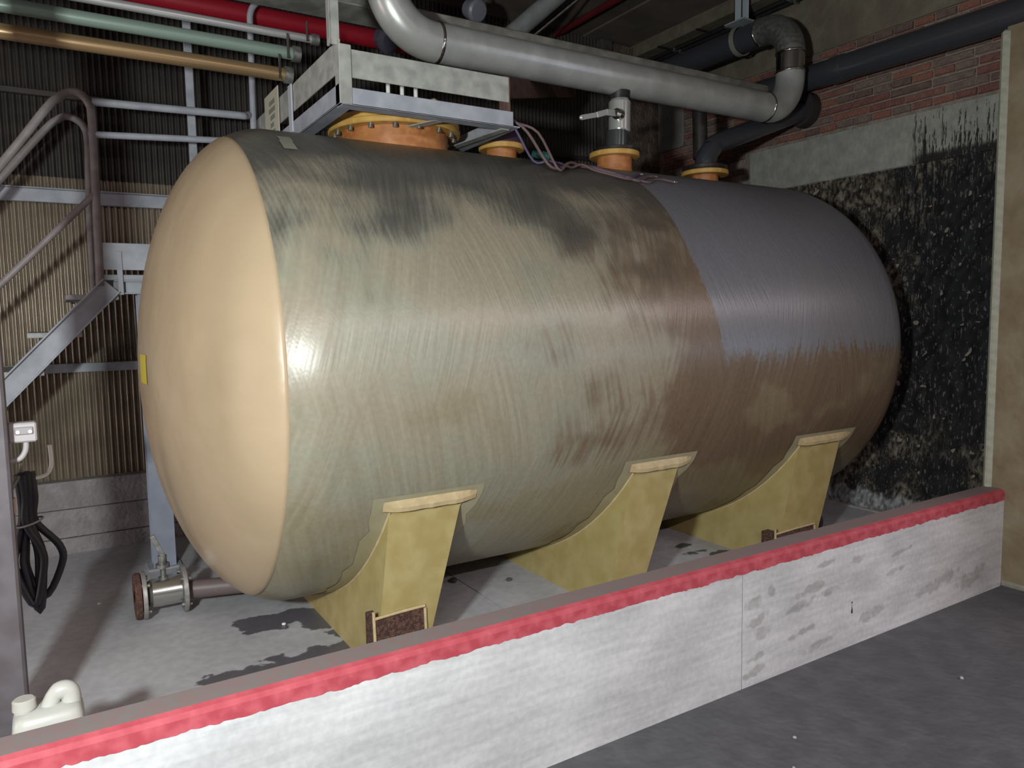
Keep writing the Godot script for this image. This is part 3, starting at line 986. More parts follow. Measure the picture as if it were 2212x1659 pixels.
func tank_top() -> void:
	var t: Node3D = get_node("storage_tank")
	# manway
	var c := Vector3(1.58, 0, ZC)
	var st := mb()
	lathe(st, c, Vector3.UP, [[2.36, 0.29], [2.44, 0.275], [2.535, 0.275]], 48)
	var mw := part("manway_neck", st, M.grp_orange, t)
	st = mb()
	lathe(st, c, Vector3.UP, [[2.535, 0.27], [2.535, 0.335], [2.54, 0.34], [2.56, 0.34], [2.566, 0.335], [2.59, 0.335], [2.595, 0.33], [2.595, 0.01]], 56)
	part("manway_flange", st, M.grp_yellow, mw)
	for k in 16:
		var a := TAU * k / 16.0
		st = mb()
		lathe(st, c + Vector3(cos(a) * 0.305, 0, sin(a) * 0.305), Vector3.UP, [[2.515, 0.001], [2.515, 0.012], [2.535, 0.012]], 6)
		part("bolt", st, M.dull_metal, mw)
	for k in 3:
		st = mb()
		tube(st, [Vector3(1.50 + k * 0.075, 2.59, ZC + 0.12), Vector3(1.50 + k * 0.075, 2.82, ZC + 0.12)], 0.011, 8)
		part("level_rod", st, M.white_plastic, mw)
	st = mb()
	lathe(st, Vector3(1.76, 0, ZC + 0.1), Vector3.UP, [[2.59, 0.012], [2.70, 0.012], [2.70, 0.022], [2.725, 0.022], [2.735, 0.005]], 12)
	part("vent_cap", st, mat(rgb(206, 186, 150), 0.3, 0.8), mw)
	# nozzles with yellow flanges
	for nz in [[2.227, ZC, 0.13, 0.085], [2.93, ZP, 0.15, 0.105], [3.865, -3.72, 0.158, 0.09]]:
		var o := Vector3(nz[0], 0, nz[1])
		st = mb()
		lathe(st, o, Vector3.UP, [[2.38, nz[3] + 0.02], [2.46, nz[3]], [2.545, nz[3]]], 32)
		var nk := part("nozzle_neck", st, M.grp_orange, t)
		st = mb()
		lathe(st, o, Vector3.UP, [[2.53, nz[3]], [2.53, nz[2] - 0.004], [2.534, nz[2]], [2.556, nz[2]], [2.56, nz[2] - 0.004], [2.56, 0.01]], 40)
		part("nozzle_flange", st, M.grp_yellow, nk)
	# purple cover bowl over the first nozzle
	st = mb(true)
	lathe(st, Vector3(2.227, 0, ZC), Vector3.UP, [[2.56, 0.125], [2.6, 0.12], [2.63, 0.09], [2.645, 0.04], [2.648, 0.001]], 28, true)
	var pc := thing("nozzle_cover", "dark purple domed cover on the small yellow nozzle beside the manway box", "cover", Vector3(2.227, 2.56, ZC))
	part("dome", st, mat(rgb(66, 48, 66), 0.45), pc)
	# cables draped along the crown
	var specs := [["cable_purple", 0.0, 0.007], ["cable_brown", 0.04, 0.008], ["cable_brown", 0.08, 0.007]]
	for k in 3:
		var rr := RandomNumberGenerator.new()
		rr.seed = 200 + k
		var pts := []
		pts.append(Vector3(2.0 + k * 0.03, 2.59 - k * 0.012, ZC + 0.44))
		pts.append(Vector3(2.05 + k * 0.05, 2.52, ZC + 0.45 + k * 0.02))
		for j in 12:
			var x := 2.14 + j * (0.062 + k * 0.006) + k * 0.03
			var zz: float = ZC + 0.46 + specs[k][1] + 0.05 * sin(j * 0.9 + k) + (0.05 if j > 7 else 0.0)
			var top := YC + sqrt(RT * RT - pow(zz - ZC, 2)) + 0.014
			pts.append(Vector3(x, top + (0.02 * absf(sin(j * 1.1 + k * 2.0)) if j < 4 else 0.0), zz))
		st = mb(true)
		var cv := Curve3D.new()
		for p in pts: cv.add_point(p)
		tube(st, smooth_path(pts, 4), specs[k][2], 8)
		var o := thing("signal_cable", ["purple signal cable trailing over tank crown beside the small yellow nozzle", "brown cable looping over tank crown beside the purple cable", "thin brown cable lying lowest on tank crown"][k], "cable", pts[5], "cables on the tank crown")
		part("sheath", st, M[specs[k][0]], o)
		st = mb()
		var e: Vector3 = pts[-1]
		box(st, e + Vector3(0.012, 0, 0), Vector3(0.03, 0.014, 0.014), 0.003)
		part("connector", st, M.polished, o)
	# green plug by the nozzle
	var gp := thing("cable_gland", "small green cable gland lying against small yellow nozzle", "gland", Vector3(2.3, 2.46, ZC + 0.24))
	st = mb()
	lathe(st, Vector3(2.27, 2.47, ZC + 0.26), Vector3(1, -0.1, 0.1), [[0, 0.02], [0.06, 0.02], [0.06, 0.026], [0.09, 0.026], [0.09, 0.012], [0.115, 0.012]], 12)
	part("body", st, mat(rgb(40, 84, 78), 0.4), gp)

func smooth_path(pts: Array, n: int) -> Array:
	var out := []
	for i in pts.size() - 1:
		var p0: Vector3 = pts[maxi(i - 1, 0)]
		var p1: Vector3 = pts[i]
		var p2: Vector3 = pts[i + 1]
		var p3: Vector3 = pts[mini(i + 2, pts.size() - 1)]
		for k in n:
			var u := float(k) / n
			out.append(p1.cubic_interpolate(p2, p0, p3, u))
	out.append(pts[-1])
	return out

# ------------------------------------------------------------------ above the tank
func walkway_box() -> void:
	var t := thing("manway_guard", "grey steel guard frame boxed round the manway above tank", "guard frame", Vector3(1.55, 2.53, -3.9))
	var x0 := 1.13
	var x1 := 1.98
	var zf := -3.2
	var zb := -4.85
	# upper plates
	var st := mb()
	span(st, Vector3(x0, 2.645, zf - 0.008), Vector3(x1, 2.765, zf), 0.002)
	part("front_plate", st, M.grey_plate, t)
	st = mb()
	span(st, Vector3(x0 - 0.008, 2.665, zb), Vector3(x0, 2.80, zf), 0.002)
	part("side_plate", st, M.grey_plate, t)
	# lower rails: angle section
	st = mb()
	span(st, Vector3(x0, 2.527, zf - 0.006), Vector3(x1 + 0.02, 2.602, zf + 0.004), 0.002)
	span(st, Vector3(x0, 2.527, zf - 0.07), Vector3(x1 + 0.02, 2.533, zf + 0.004), 0.001)
	part("front_rail", st, M.grey_steel, t)
	st = mb()
	span(st, Vector3(x0 - 0.012, 2.53, zb), Vector3(x0 - 0.004, 2.615, zf), 0.002)
	span(st, Vector3(x0 - 0.012, 2.53, zb), Vector3(x0 + 0.06, 2.536, zf), 0.001)
	part("side_rail", st, M.grey_steel, t)
	st = mb()
	span(st, Vector3(x1, 2.53, zb), Vector3(x1 + 0.06, 2.536, zf), 0.001)
	span(st, Vector3(x1 + 0.012, 2.53, zb), Vector3(x1 + 0.02, 2.6, zf), 0.001)
	part("far_rail", st, M.grey_steel, t)
	st = mb()
	span(st, Vector3(x0, 2.53, zb), Vector3(x1, 2.6, zb + 0.008), 0.001)
	part("back_rail", st, M.grey_steel, t)
	# corner post, going on up to the beam
	st = mb()
	span(st, Vector3(x0 - 0.012, 2.53, zf - 0.05), Vector3(x0 + 0.045, 2.78, zf + 0.008), 0.003)
	part("corner_post", st, M.grey_plate, t)
	st = mb()
	span(st, Vector3(x0 - 0.04, 2.78, zf - 0.06), Vector3(x0 - 0.03, 3.9, zf - 0.02), 0.002)
	span(st, Vector3(x0 - 0.04, 2.78, zf - 0.03), Vector3(x0 + 0.005, 3.9, zf - 0.02), 0.002)
	part("hanger_angle", st, M.grey_plate, t)
	st = mb()
	span(st, Vector3(x1 - 0.03, 2.6, zf - 0.05), Vector3(x1 + 0.01, 2.77, zf - 0.002), 0.003)
	part("end_post", st, M.rust_beam, t)
	st = mb()
	span(st, Vector3(x0 - 0.02, 2.56, -3.97), Vector3(x0 - 0.012, 2.80, -3.91), 0.002)
	part("bracket", st, mat(rgb(190, 194, 202), 0.5), t)
	st = mb()
	bar(st, Vector3(1.62, 2.528, -3.26), Vector3(1.36, 2.528, -3.9), 0.05, 0.006, Vector3.UP, 0.001)
	part("diagonal_brace", st, M.grey_plate, t)
	st = mb()
	bar(st, Vector3(1.98, 2.525, -3.24), Vector3(1.9, 2.525, -4.0), 0.05, 0.006, Vector3.UP, 0.001)
	part("diagonal_brace", st, M.grey_plate, t)
	# worn notice on the side
	var n := thing("notice_plate", "weathered cream notice plate with worn grey print on guard frame side", "sign", Vector3(x0 - 0.02, 2.6, -4.3))
	st = mb()
	span(st, Vector3(x0 - 0.018, 2.6, -4.46), Vector3(x0 - 0.013, 2.86, -4.17), 0.001)
	part("plate", st, mat(rgb(196, 192, 172), 0.6), n)
	var rr := RandomNumberGenerator.new()
	rr.seed = 5
	for k in 5:
		st = mb()
		var y := 2.80 - k * 0.04
		span(st, Vector3(x0 - 0.0195, y - 0.012, -4.36 + rr.randf_range(-0.02, 0.03)), Vector3(x0 - 0.018, y + 0.012, -4.25 + rr.randf_range(-0.02, 0.02)), 0.0)
		part("worn_print", st, mat(rgb(136, 136, 124), 0.7), n)

func stainless_line() -> void:
	var r := 0.098
	var y := 2.999
	var t := thing("stainless_pipe", "thick dull stainless steel pipe with elbows running above the tank", "pipe", Vector3(3.0, y, ZP))
	var st := mb(true)
	tube(st, [Vector3(1.765, y, ZP), Vector3(3.0, y, ZP), Vector3(4.26, y, ZP)], r, 36)
	part("straight", st, M.stainless, t)
	# near elbow turning up
	st = mb(true)
	var pts := [Vector3(1.765, y, ZP)]
	pts.append_array(arc(Vector3(1.75, y + 0.26, ZP), Vector3(0, -0.26, 0), Vector3(-0.26, 0, 0), 14))
	pts.append(Vector3(1.49, 4.0, ZP))
	tube(st, pts, r, 36)
	part("elbow", st, M.stainless, t)
	# far elbow, riser and return bend
	st = mb(true)
	pts = [Vector3(4.26, y, ZP)]
	pts.append_array(arc(Vector3(4.28, y + 0.24, ZP), Vector3(0, -0.24, 0), Vector3(0.24, 0, 0), 14))
	pts.append(Vector3(4.52, 3.27, ZP))
	tube(st, pts, r, 36)
	part("elbow", st, M.stainless, t)
	st = mb(true)
	tube(st, [Vector3(4.52, 3.27, ZP), Vector3(4.52, 3.40, ZP)], r - 0.002, 36)
	part("riser", st, M.polished, t)
	st = mb(true)
	pts = [Vector3(4.52, 3.395, ZP)]
	pts.append_array(arc(Vector3(4.52, 3.40, ZP - 0.22), Vector3(0, 0, 0.22), Vector3(0, 0.22, 0), 14))
	pts.append(Vector3(4.52, 3.62, ZP - 0.26))
	tube(st, pts, r, 36)
	part("elbow", st, M.dull_metal, t)
	st = mb(true)
	tube(st, [Vector3(4.52, 3.62, ZP - 0.26), Vector3(4.52, 3.62, -5.3)], r - 0.006, 32)
	part("dark_run", st, M.black_pipe, t)
	for j in [[Vector3(1.765, y, ZP), Vector3.RIGHT], [Vector3(4.26, y, ZP), Vector3.RIGHT], [Vector3(4.52, 3.27, ZP), Vector3.UP], [Vector3(4.52, 3.40, ZP), Vector3.UP], [Vector3(4.52, 3.62, ZP - 0.26), Vector3.BACK]]:
		st = mb()
		lathe(st, j[0], j[1], [[-0.008, r], [-0.005, r + 0.005], [0.005, r + 0.005], [0.008, r]], 36, true)
		part("weld_seam", st, M.polished, t)
	st = mb()
	lathe(st, Vector3(2.968, 0, ZP), Vector3.UP, [[2.87, 0.05], [2.92, 0.07]], 24)
	part("branch_stub", st, M.dark_steel, t)
	# hanger with its strap
	var h := thing("pipe_hanger", "pale grey ceiling hanger with strap round the return bend", "hanger", Vector3(4.5, 4.02, -3.95))
	st = mb()
	span(st, Vector3(4.45, 3.74, -4.0), Vector3(4.458, 4.02, -3.94), 0.001)
	span(st, Vector3(4.45, 3.74, -4.0), Vector3(4.59, 4.02, -3.992), 0.001)
	span(st, Vector3(4.52, 3.74, -3.99), Vector3(4.528, 4.02, -3.93), 0.001)
	part("post", st, mat(rgb(168, 178, 182), 0.5), h)
	st = mb()
	span(st, Vector3(4.41, 3.728, -4.06), Vector3(4.63, 3.738, -3.88), 0.002)
	part("plate", st, mat(rgb(150, 158, 160), 0.5), h)
	st = mb()
	lathe(st, Vector3(4.52, 3.62, -4.0), Vector3.BACK, [[-0.02, 0.108], [0.02, 0.108], [0.02, 0.102], [-0.02, 0.102], [-0.02, 0.108]], 36)
	part("strap", st, mat(rgb(150, 148, 138), 0.5, 0.3), h)
	# ball valve on its nozzle
	var v := thing("ball_valve", "polished ball valve with lever handle on yellow nozzle under the stainless pipe", "valve", Vector3(2.95, 2.56, ZP))
	var o := Vector3(2.95, 0, ZP)
	st = mb()
	lathe(st, o, Vector3.UP, [[2.56, 0.05], [2.56, 0.135], [2.568, 0.14], [2.582, 0.14], [2.586, 0.13], [2.586, 0.06]], 36)
	part("lower_flange", st, M.dark_steel, v)
	st = mb()
	lathe(st, o, Vector3.UP, [[2.58, 0.068], [2.69, 0.066]], 32)
	part("spool", st, mat(rgb(110, 114, 116), 0.2, 0.7), v)
	st = mb()
	o = Vector3(2.972, 0, ZP)
	lathe(st, o, Vector3.UP, [[2.672, 0.02], [2.672, 0.052], [2.686, 0.052], [2.686, 0.062], [2.70, 0.066], [2.86, 0.066], [2.872, 0.058], [2.885, 0.05], [2.885, 0.022], [2.915, 0.02]], 32)
	part("body", st, mat(rgb(200, 200, 195), 0.25, 0.5), v)
	st = mb()
	lathe(st, Vector3(2.93, 2.775, ZP + 0.05), Vector3(-0.9, -0.06, 0.35), [[0, 0.034], [0.035, 0.032], [0.035, 0.018], [0.07, 0.018]], 18)
	part("bonnet", st, M.polished, v)
	st = mb()
	var hp := [Vector3(2.875, 2.770, ZP + 0.075), Vector3(2.80, 2.762, ZP + 0.09), Vector3(2.72, 2.735, ZP + 0.1), Vector3(2.595, 2.70, ZP + 0.12)]
	for k in 3:
		bar(st, hp[k], hp[k + 1], 0.036 - k * 0.004, 0.012, Vector3.BACK, 0.002)
	lathe(st, hp[3], Vector3(-1, -0.2, 0), [[-0.014, 0.001], [-0.008, 0.011], [0, 0.014], [0.008, 0.011], [0.014, 0.001]], 14, true)
	part("lever", st, mat(rgb(206, 206, 202), 0.25, 0.4), v)
	# dark riser and branch from the last nozzle into the wall
	var d := thing("branch_pipe", "black branch pipe rising from last yellow nozzle into a wall collar", "pipe", Vector3(3.865, 2.56, -3.72))
	st = mb()
	lathe(st, Vector3(3.865, 0, -3.72), Vector3.UP, [[2.56, 0.05], [2.56, 0.145], [2.57, 0.15], [2.59, 0.15], [2.595, 0.14], [2.6, 0.06]], 36)
	part("flange", st, M.dark_steel, d)
	st = mb(true)
	tube(st, smooth_path([Vector3(3.865, 2.58, -3.72), Vector3(3.87, 2.64, -3.72), Vector3(3.93, 2.72, -3.72), Vector3(4.05, 2.785, -3.73), Vector3(4.92, 3.10, -3.73)], 5), 0.068, 24)
	part("branch", st, M.black_pipe, d)
	st = mb(true)
	tube(st, [Vector3(3.885, 2.66, -3.78), Vector3(3.89, 3.1, -3.80)], 0.05, 20)
	part("riser", st, M.dark_steel, d)
	st = mb()
	lathe(st, Vector3(4.938, 3.105, -3.73), Vector3(-1, 0, 0), [[0.0, 0.13], [0.075, 0.125], [0.075, 0.06]], 36)
	part("wall_collar", st, mat(rgb(48, 42, 42), 0.7), d)

func overhead() -> void:
	# grey beam beside the stainless pipe
	var b := thing("ceiling_beam", "weathered flat grey steel beam running just behind the stainless pipe", "beam", Vector3(2.4, 3.2, -4.0))
	var st := mb()
	span(st, Vector3(-3.0, 3.25, -4.1), Vector3(4.86, 3.303, -3.9), 0.006)
	part("web", st, mottled(121, rgb(108, 104, 98), rgb(140, 136, 128), 0.7, 1.4), b)
	st = mb()
	span(st, Vector3(-3.0, 3.242, -4.13), Vector3(4.86, 3.252, -3.885), 0.003)
	part("lower_flange", st, mottled(122, rgb(120, 118, 112), rgb(150, 148, 142), 0.6, 1.4), b)
	# black pipe along the brick wall
	var p := thing("black_pipe", "long shiny black pipe running along top of brick wall", "pipe", Vector3(4.8, 3.26, -3.0))
	st = mb(true)
	tube(st, [Vector3(4.8, 3.30, -4.3), Vector3(4.8, 3.285, -3.55), Vector3(4.8, 3.26, -1.0)], 0.088, 32)
	part("run", st, M.black_pipe, p)
	st = mb()
	lathe(st, Vector3(4.8, 3.283, -3.36), Vector3(0, -0.01, 1), [[-0.05, 0.088], [-0.045, 0.094], [0.045, 0.094], [0.05, 0.088]], 32)
	part("coupling", st, M.black_pipe, p)
	# conduits under the ceiling, running back
	for k in [[4.70, 3.93, 0.03, "cable_tray", "olive cable tray fixed under ceiling boards", "tray"], [4.82, 3.92, 0.018, "ceiling_conduit", "thin black conduit running under ceiling beside cable tray", "conduit"], [4.89, 3.92, 0.018, "ceiling_conduit", "thin black conduit running under ceiling beside cable tray", "conduit"], [3.82, 3.99, 0.026, "red_conduit", "dark red conduit crossing the brown ceiling boards", "conduit"]]:
		var o := thing(k[3], k[4], k[5], Vector3(k[0], k[1], -3.5), "black ceiling conduits" if k[3] == "ceiling_conduit" else "")
		st = mb()
		if k[3] == "cable_tray":
			span(st, Vector3(k[0] - 0.07, k[1] - 0.02, -5.4), Vector3(k[0] + 0.07, 4.02, -2.3), 0.004)
			part("tray", st, mottled(123, rgb(98, 92, 78), rgb(112, 106, 90), 0.7, 2.0), o)
			for z in [-5.0, -4.55, -4.1, -3.65, -3.2]:
				st = mb()
				span(st, Vector3(k[0] - 0.08, k[1] - 0.03, z - 0.012), Vector3(k[0] + 0.08, k[1] - 0.018, z + 0.012), 0.002)
				part("clip", st, M.dark, o)
		else:
			tube(st, [Vector3(k[0], k[1], -5.4), Vector3(k[0], k[1], -2.3)], k[2], 12)
			part("run", st, M.red_conduit if k[3] == "red_conduit" else M.dark, o)
			if k[3] != "red_conduit":
				for z in [-5.0, -4.4, -3.8]:
					st = mb()
					span(st, Vector3(k[0] - 0.025, k[1] - 0.024, z - 0.01), Vector3(k[0] + 0.025, 4.02, z + 0.01), 0.002)
					part("clip", st, M.dull_metal, o)
	# rusty steel beam behind the guard frame
	var rb := thing("rusty_beam", "rust-brown steel beam behind the grey guard frame", "brace", Vector3(2.9, 3.1, -4.6))
	st = mb()
	bar(st, Vector3(1.98, 2.735, -3.3), Vector3(3.5, 3.32, -4.8), 0.13, 0.1, Vector3.UP, 0.004)
	part("web", st, M.rust_beam, rb)
	# grey pipes and lamp body high up
	var gp := thing("grey_vent_pipe", "pale grey vent pipe sloping up to the ceiling behind the beam", "pipe", Vector3(2.9, 3.6, -4.5))
	st = mb(true)
	tube(st, [Vector3(2.78, 3.47, -4.72), Vector3(3.32, 3.98, -4.4)], 0.065, 20)
	part("run", st, mottled(124, rgb(112, 114, 114), rgb(134, 136, 136), 0.5, 2.0), gp)
	st = mb()
	bar(st, Vector3(3.0, 3.53, -4.7), Vector3(3.5, 3.98, -4.4), 0.03, 0.012, Vector3.UP, 0.002)
	part("strap", st, M.dull_metal, gp)
	var bl := thing("bulkhead_drum", "round grey drum fitting fixed under the ceiling boards", "fitting", Vector3(2.55, 3.6, -4.6))
	st = mb(true)
	lathe(st, Vector3(2.55, 3.63, -4.5), Vector3(0.2, -0.5, 1), [[-0.1, 0.06], [-0.02, 0.075], [0.0, 0.075], [0.012, 0.06], [0.014, 0.001]], 28)
	part("drum", st, mat(rgb(116, 118, 128), 0.4), bl)
	st = mb()
	tube(st, [Vector3(2.55, 3.66, -4.52), Vector3(2.55, 4.02, -4.52)], 0.012, 8)
	part("stem", st, M.dull_metal, bl)

func left_pipes() -> void:
	var rows := [["copper_pipe", "warm brass-coloured pipe, lowest of the three running to the guard frame", "pipe", 2.835, 0.033, 1.115, mat(rgb(168, 140, 104), 0.3, 0.6)],
		["green_pipe", "pale green pipe above the brass-coloured one", "pipe", 2.944, 0.031, 1.16, mat(rgb(132, 150, 140), 0.35, 0.2)],
		["thin_white_pipe", "thin bright galvanised pipe above the pale green one", "pipe", 3.032, 0.02, 1.26, mat(rgb(206, 206, 206), 0.25, 0.6)]]
	for r in rows:
		var t := thing(r[0], r[1], r[2], Vector3(0, r[3], -3.9))
		var st := mb(true)
		tube(st, [Vector3(-4.95, r[3], -3.9), Vector3(-1, r[3], -3.9), Vector3(r[5], r[3], -3.9)], r[4], 20)
		part("run", st, r[6], t)
		st = mb()
		lathe(st, Vector3(r[5] - 0.02, r[3], -3.9), Vector3.RIGHT, [[-0.02, r[4]], [-0.018, r[4] + 0.008], [0.02, r[4] + 0.008], [0.022, 0.002]], 18)
		part("end_fitting", st, M.dull_metal, t)
		st = mb()
		tube(st, [Vector3(r[5] - 0.07, r[3] - r[4] - 0.005, -3.86), Vector3(r[5] - 0.07, r[3] + r[4] + 0.05, -3.86)], 0.006, 6)
		part("clamp_rod", st, M.polished, t)
	# red main further back
	var rp := thing("red_pipe", "thick glossy red pipe running high behind the thin pipes", "pipe", Vector3(0, 3.44, -4.8))
	var st2 := mb(true)
	tube(st2, [Vector3(-2.29, 3.44, -4.8), Vector3(2.35, 3.44, -4.8)], 0.058, 24)
	part("run", st2, M.red_pipe, rp)
	st2 = mb()
	lathe(st2, Vector3(1.95, 3.38, -4.62), Vector3(0.3, -0.5, 0.8), [[-0.06, 0.07], [0.0, 0.085], [0.02, 0.085], [0.03, 0.06], [0.032, 0.001]], 28)
	part("dark_cap", st2, mat(rgb(74, 72, 84), 0.4), rp)
	# steel uprights of the walkway
	var up := thing("flat_upright", "tall pale grey flat steel upright behind the handrail", "upright", Vector3(0.8, YF, -4.9))
	st2 = mb()
	span(st2, Vector3(0.765, YF, -4.91), Vector3(0.81, 4.05, -4.895), 0.002)
	part("bar", st2, M.grey_steel, up)
	var cd := thing("bent_conduit", "slim grey conduit bending over the red pipe down to guard frame", "conduit", Vector3(1.12, 2.8, -4.66))
	st2 = mb(true)
	var pts := [Vector3(1.09, 2.65, -4.66), Vector3(1.10, 3.34, -4.66)]
	pts.append_array(arc(Vector3(1.19, 3.36, -4.66), Vector3(-0.09, 0, 0), Vector3(0, 0.12, 0), 8))
	pts.append(Vector3(1.6, 3.50, -4.66))
	tube(st2, pts, 0.018, 14)
	part("run", st2, M.grey_steel, cd)

# ------------------------------------------------------------------ left side
func staircase() -> void:
	var t := thing("steel_staircase", "grey steel staircase with tubular handrails climbing to the landing behind tank", "staircase", Vector3(-0.3, YF, -4.9))
	var zn := -4.6
	var zf := -5.2
	var dir := Vector3(0.684, 0.729, 0).normalized()
	var top := Vector3(0.285, 1.80, 0)
	var bot := top - dir * ((1.80 - YF - 0.02) / dir.y)
	for z in [zn, zf]:
		var st := mb()
		var o := Vector3(0, 0, z)
		bar(st, bot + o, top + o, 0.105, 0.008, Vector3.BACK, 0.001)
		var nrm := Vector3(-dir.y, dir.x, 0)
		bar(st, bot + o + nrm * 0.05 + Vector3(0, 0, 0.02 if z == zn else -0.02), top + o + nrm * 0.05 + Vector3(0, 0, 0.02 if z == zn else -0.02), 0.008, 0.045, Vector3.BACK, 0.001)
		bar(st, bot + o - nrm * 0.05 + Vector3(0, 0, 0.02 if z == zn else -0.02), top + o - nrm * 0.05 + Vector3(0, 0, 0.02 if z == zn else -0.02), 0.008, 0.045, Vector3.BACK, 0.001)
		part("stringer", st, M.grey_steel, t)
	for k in 8:
		var y := 1.752 - k * 0.198
		var x := 0.195 - k * 0.185
		var st := mb()
		span(st, Vector3(x - 0.125, y - 0.028, zf + 0.01), Vector3(x + 0.125, y, zn - 0.006), 0.003)
		part("tread", st, mottled(131, rgb(150, 150, 152), rgb(172, 172, 172), 0.6, 3.0), t)
	# handrails
	var rail := mottled(132, rgb(132, 122, 122), rgb(152, 146, 146), 0.5, 2.0)
	var st2 := mb(true)
	var low := Vector3(-1.4, 1.15, 0)
	var near := [Vector3(0.233, 1.80, zn), Vector3(0.24, 2.2, zn), Vector3(0.246, 2.66, zn), Vector3(0.235, 2.755, zn), Vector3(0.195, 2.80, zn), Vector3(0.15, 2.80, zn), Vector3(0.10, 2.765, zn), Vector3(0.04, 2.70, zn), Vector3(-0.174, 2.395, zn), Vector3(-0.9, 1.40, zn)]
	tube(st2, smooth_path(near, 5), 0.021, 14)
	part("handrail", st2, rail, t)
	st2 = mb(true)
	var far := [Vector3(0.228, 1.80, zf), Vector3(0.232, 2.2, zf), Vector3(0.248, 2.66, zf), Vector3(0.235, 2.76, zf), Vector3(0.20, 2.80, zf), Vector3(0.15, 2.815, zf), Vector3(0.10, 2.79, zf), Vector3(0.03, 2.72, zf), Vector3(-0.2, 2.425, zf), Vector3(-0.9, 1.5, zf)]
	tube(st2, smooth_path(far, 5), 0.021, 14)
	part("handrail", st2, rail, t)
	st2 = mb(true)
	tube(st2, [Vector3(0.25, 2.30, zn), Vector3(-0.213, 1.80, zn), Vector3(-0.9, 1.06, zn)], 0.017, 12)
	part("mid_rail", st2, rail, t)
	for z in [zn, zf]:
		st2 = mb(true)
		tube(st2, [Vector3(-0.9, bot.y + (-0.9 - bot.x) * dir.y / dir.x, z), Vector3(-0.9, 1.42, z)], 0.02, 12)
		part("newel", st2, rail, t)
	# landing behind the tank with its guard rail
	var l := thing("steel_landing", "grey steel landing with toe board and guard rail behind tank", "landing", Vector3(0.9, YF, -4.9))
	st2 = mb()
	span(st2, Vector3(0.24, 1.83, zf - 0.05), Vector3(0.74, 1.86, zn), 0.003)
	span(st2, Vector3(0.74, 1.83, zf - 0.05), Vector3(2.6, 1.86, -4.83), 0.003)
	part("deck", st2, M.grey_steel, l)
	st2 = mb()
	span(st2, Vector3(0.237, 1.885, zn), Vector3(0.74, 2.03, zn + 0.006), 0.002)
	part("toe_board", st2, M.grey_steel, l)
	st2 = mb()
	span(st2, Vector3(0.3, 1.755, zn - 0.05), Vector3(0.74, 1.83, zn - 0.042), 0.002)
	span(st2, Vector3(0.3, 1.822, zn - 0.05), Vector3(0.74, 1.83, zn), 0.002)
	span(st2, Vector3(0.3, 1.755, zn - 0.05), Vector3(0.74, 1.763, zn), 0.002)
	part("edge_channel", st2, M.grey_steel, l)
	st2 = mb()
	span(st2, Vector3(0.318, 1.75, zn), Vector3(0.345, 1.985, zn + 0.016), 0.002)
	part("stiffener", st2, M.grey_steel, l)
	st2 = mb(true)
	var gr := [Vector3(0.25, 2.765, zn), Vector3(0.95, 2.785, zn), Vector3(1.03, 2.79, zn - 0.01), Vector3(1.08, 2.82, zn - 0.08)]
	tube(st2, smooth_path(gr, 6), 0.021, 14)
	part("guard_rail", st2, M.grey_steel, l)
	st2 = mb(true)
	tube(st2, [Vector3(0.225, 2.594, zn), Vector3(1.1, 2.645, zn)], 0.018, 12)
	part("guard_rail", st2, M.grey_steel, l)
	st2 = mb()
	# column: H section on a base plate
	var cx := 0.475
	var cz := -4.72
	span(st2, Vector3(cx - 0.06, YF, cz + 0.052), Vector3(cx + 0.06, 1.755, cz + 0.06), 0.001)
	span(st2, Vector3(cx - 0.06, YF, cz - 0.06), Vector3(cx + 0.06, 1.755, cz - 0.052), 0.001)
	span(st2, Vector3(cx - 0.004, YF, cz - 0.052), Vector3(cx + 0.004, 1.755, cz + 0.052), 0.0)
	part("column", st2, mottled(133, rgb(138, 144, 160), rgb(150, 156, 170), 0.55, 1.2), l)
	st2 = mb()
	span(st2, Vector3(cx - 0.09, YF, cz - 0.09), Vector3(cx + 0.09, YF + 0.012, cz + 0.09), 0.002)
	part("base_plate", st2, M.grey_steel, l)

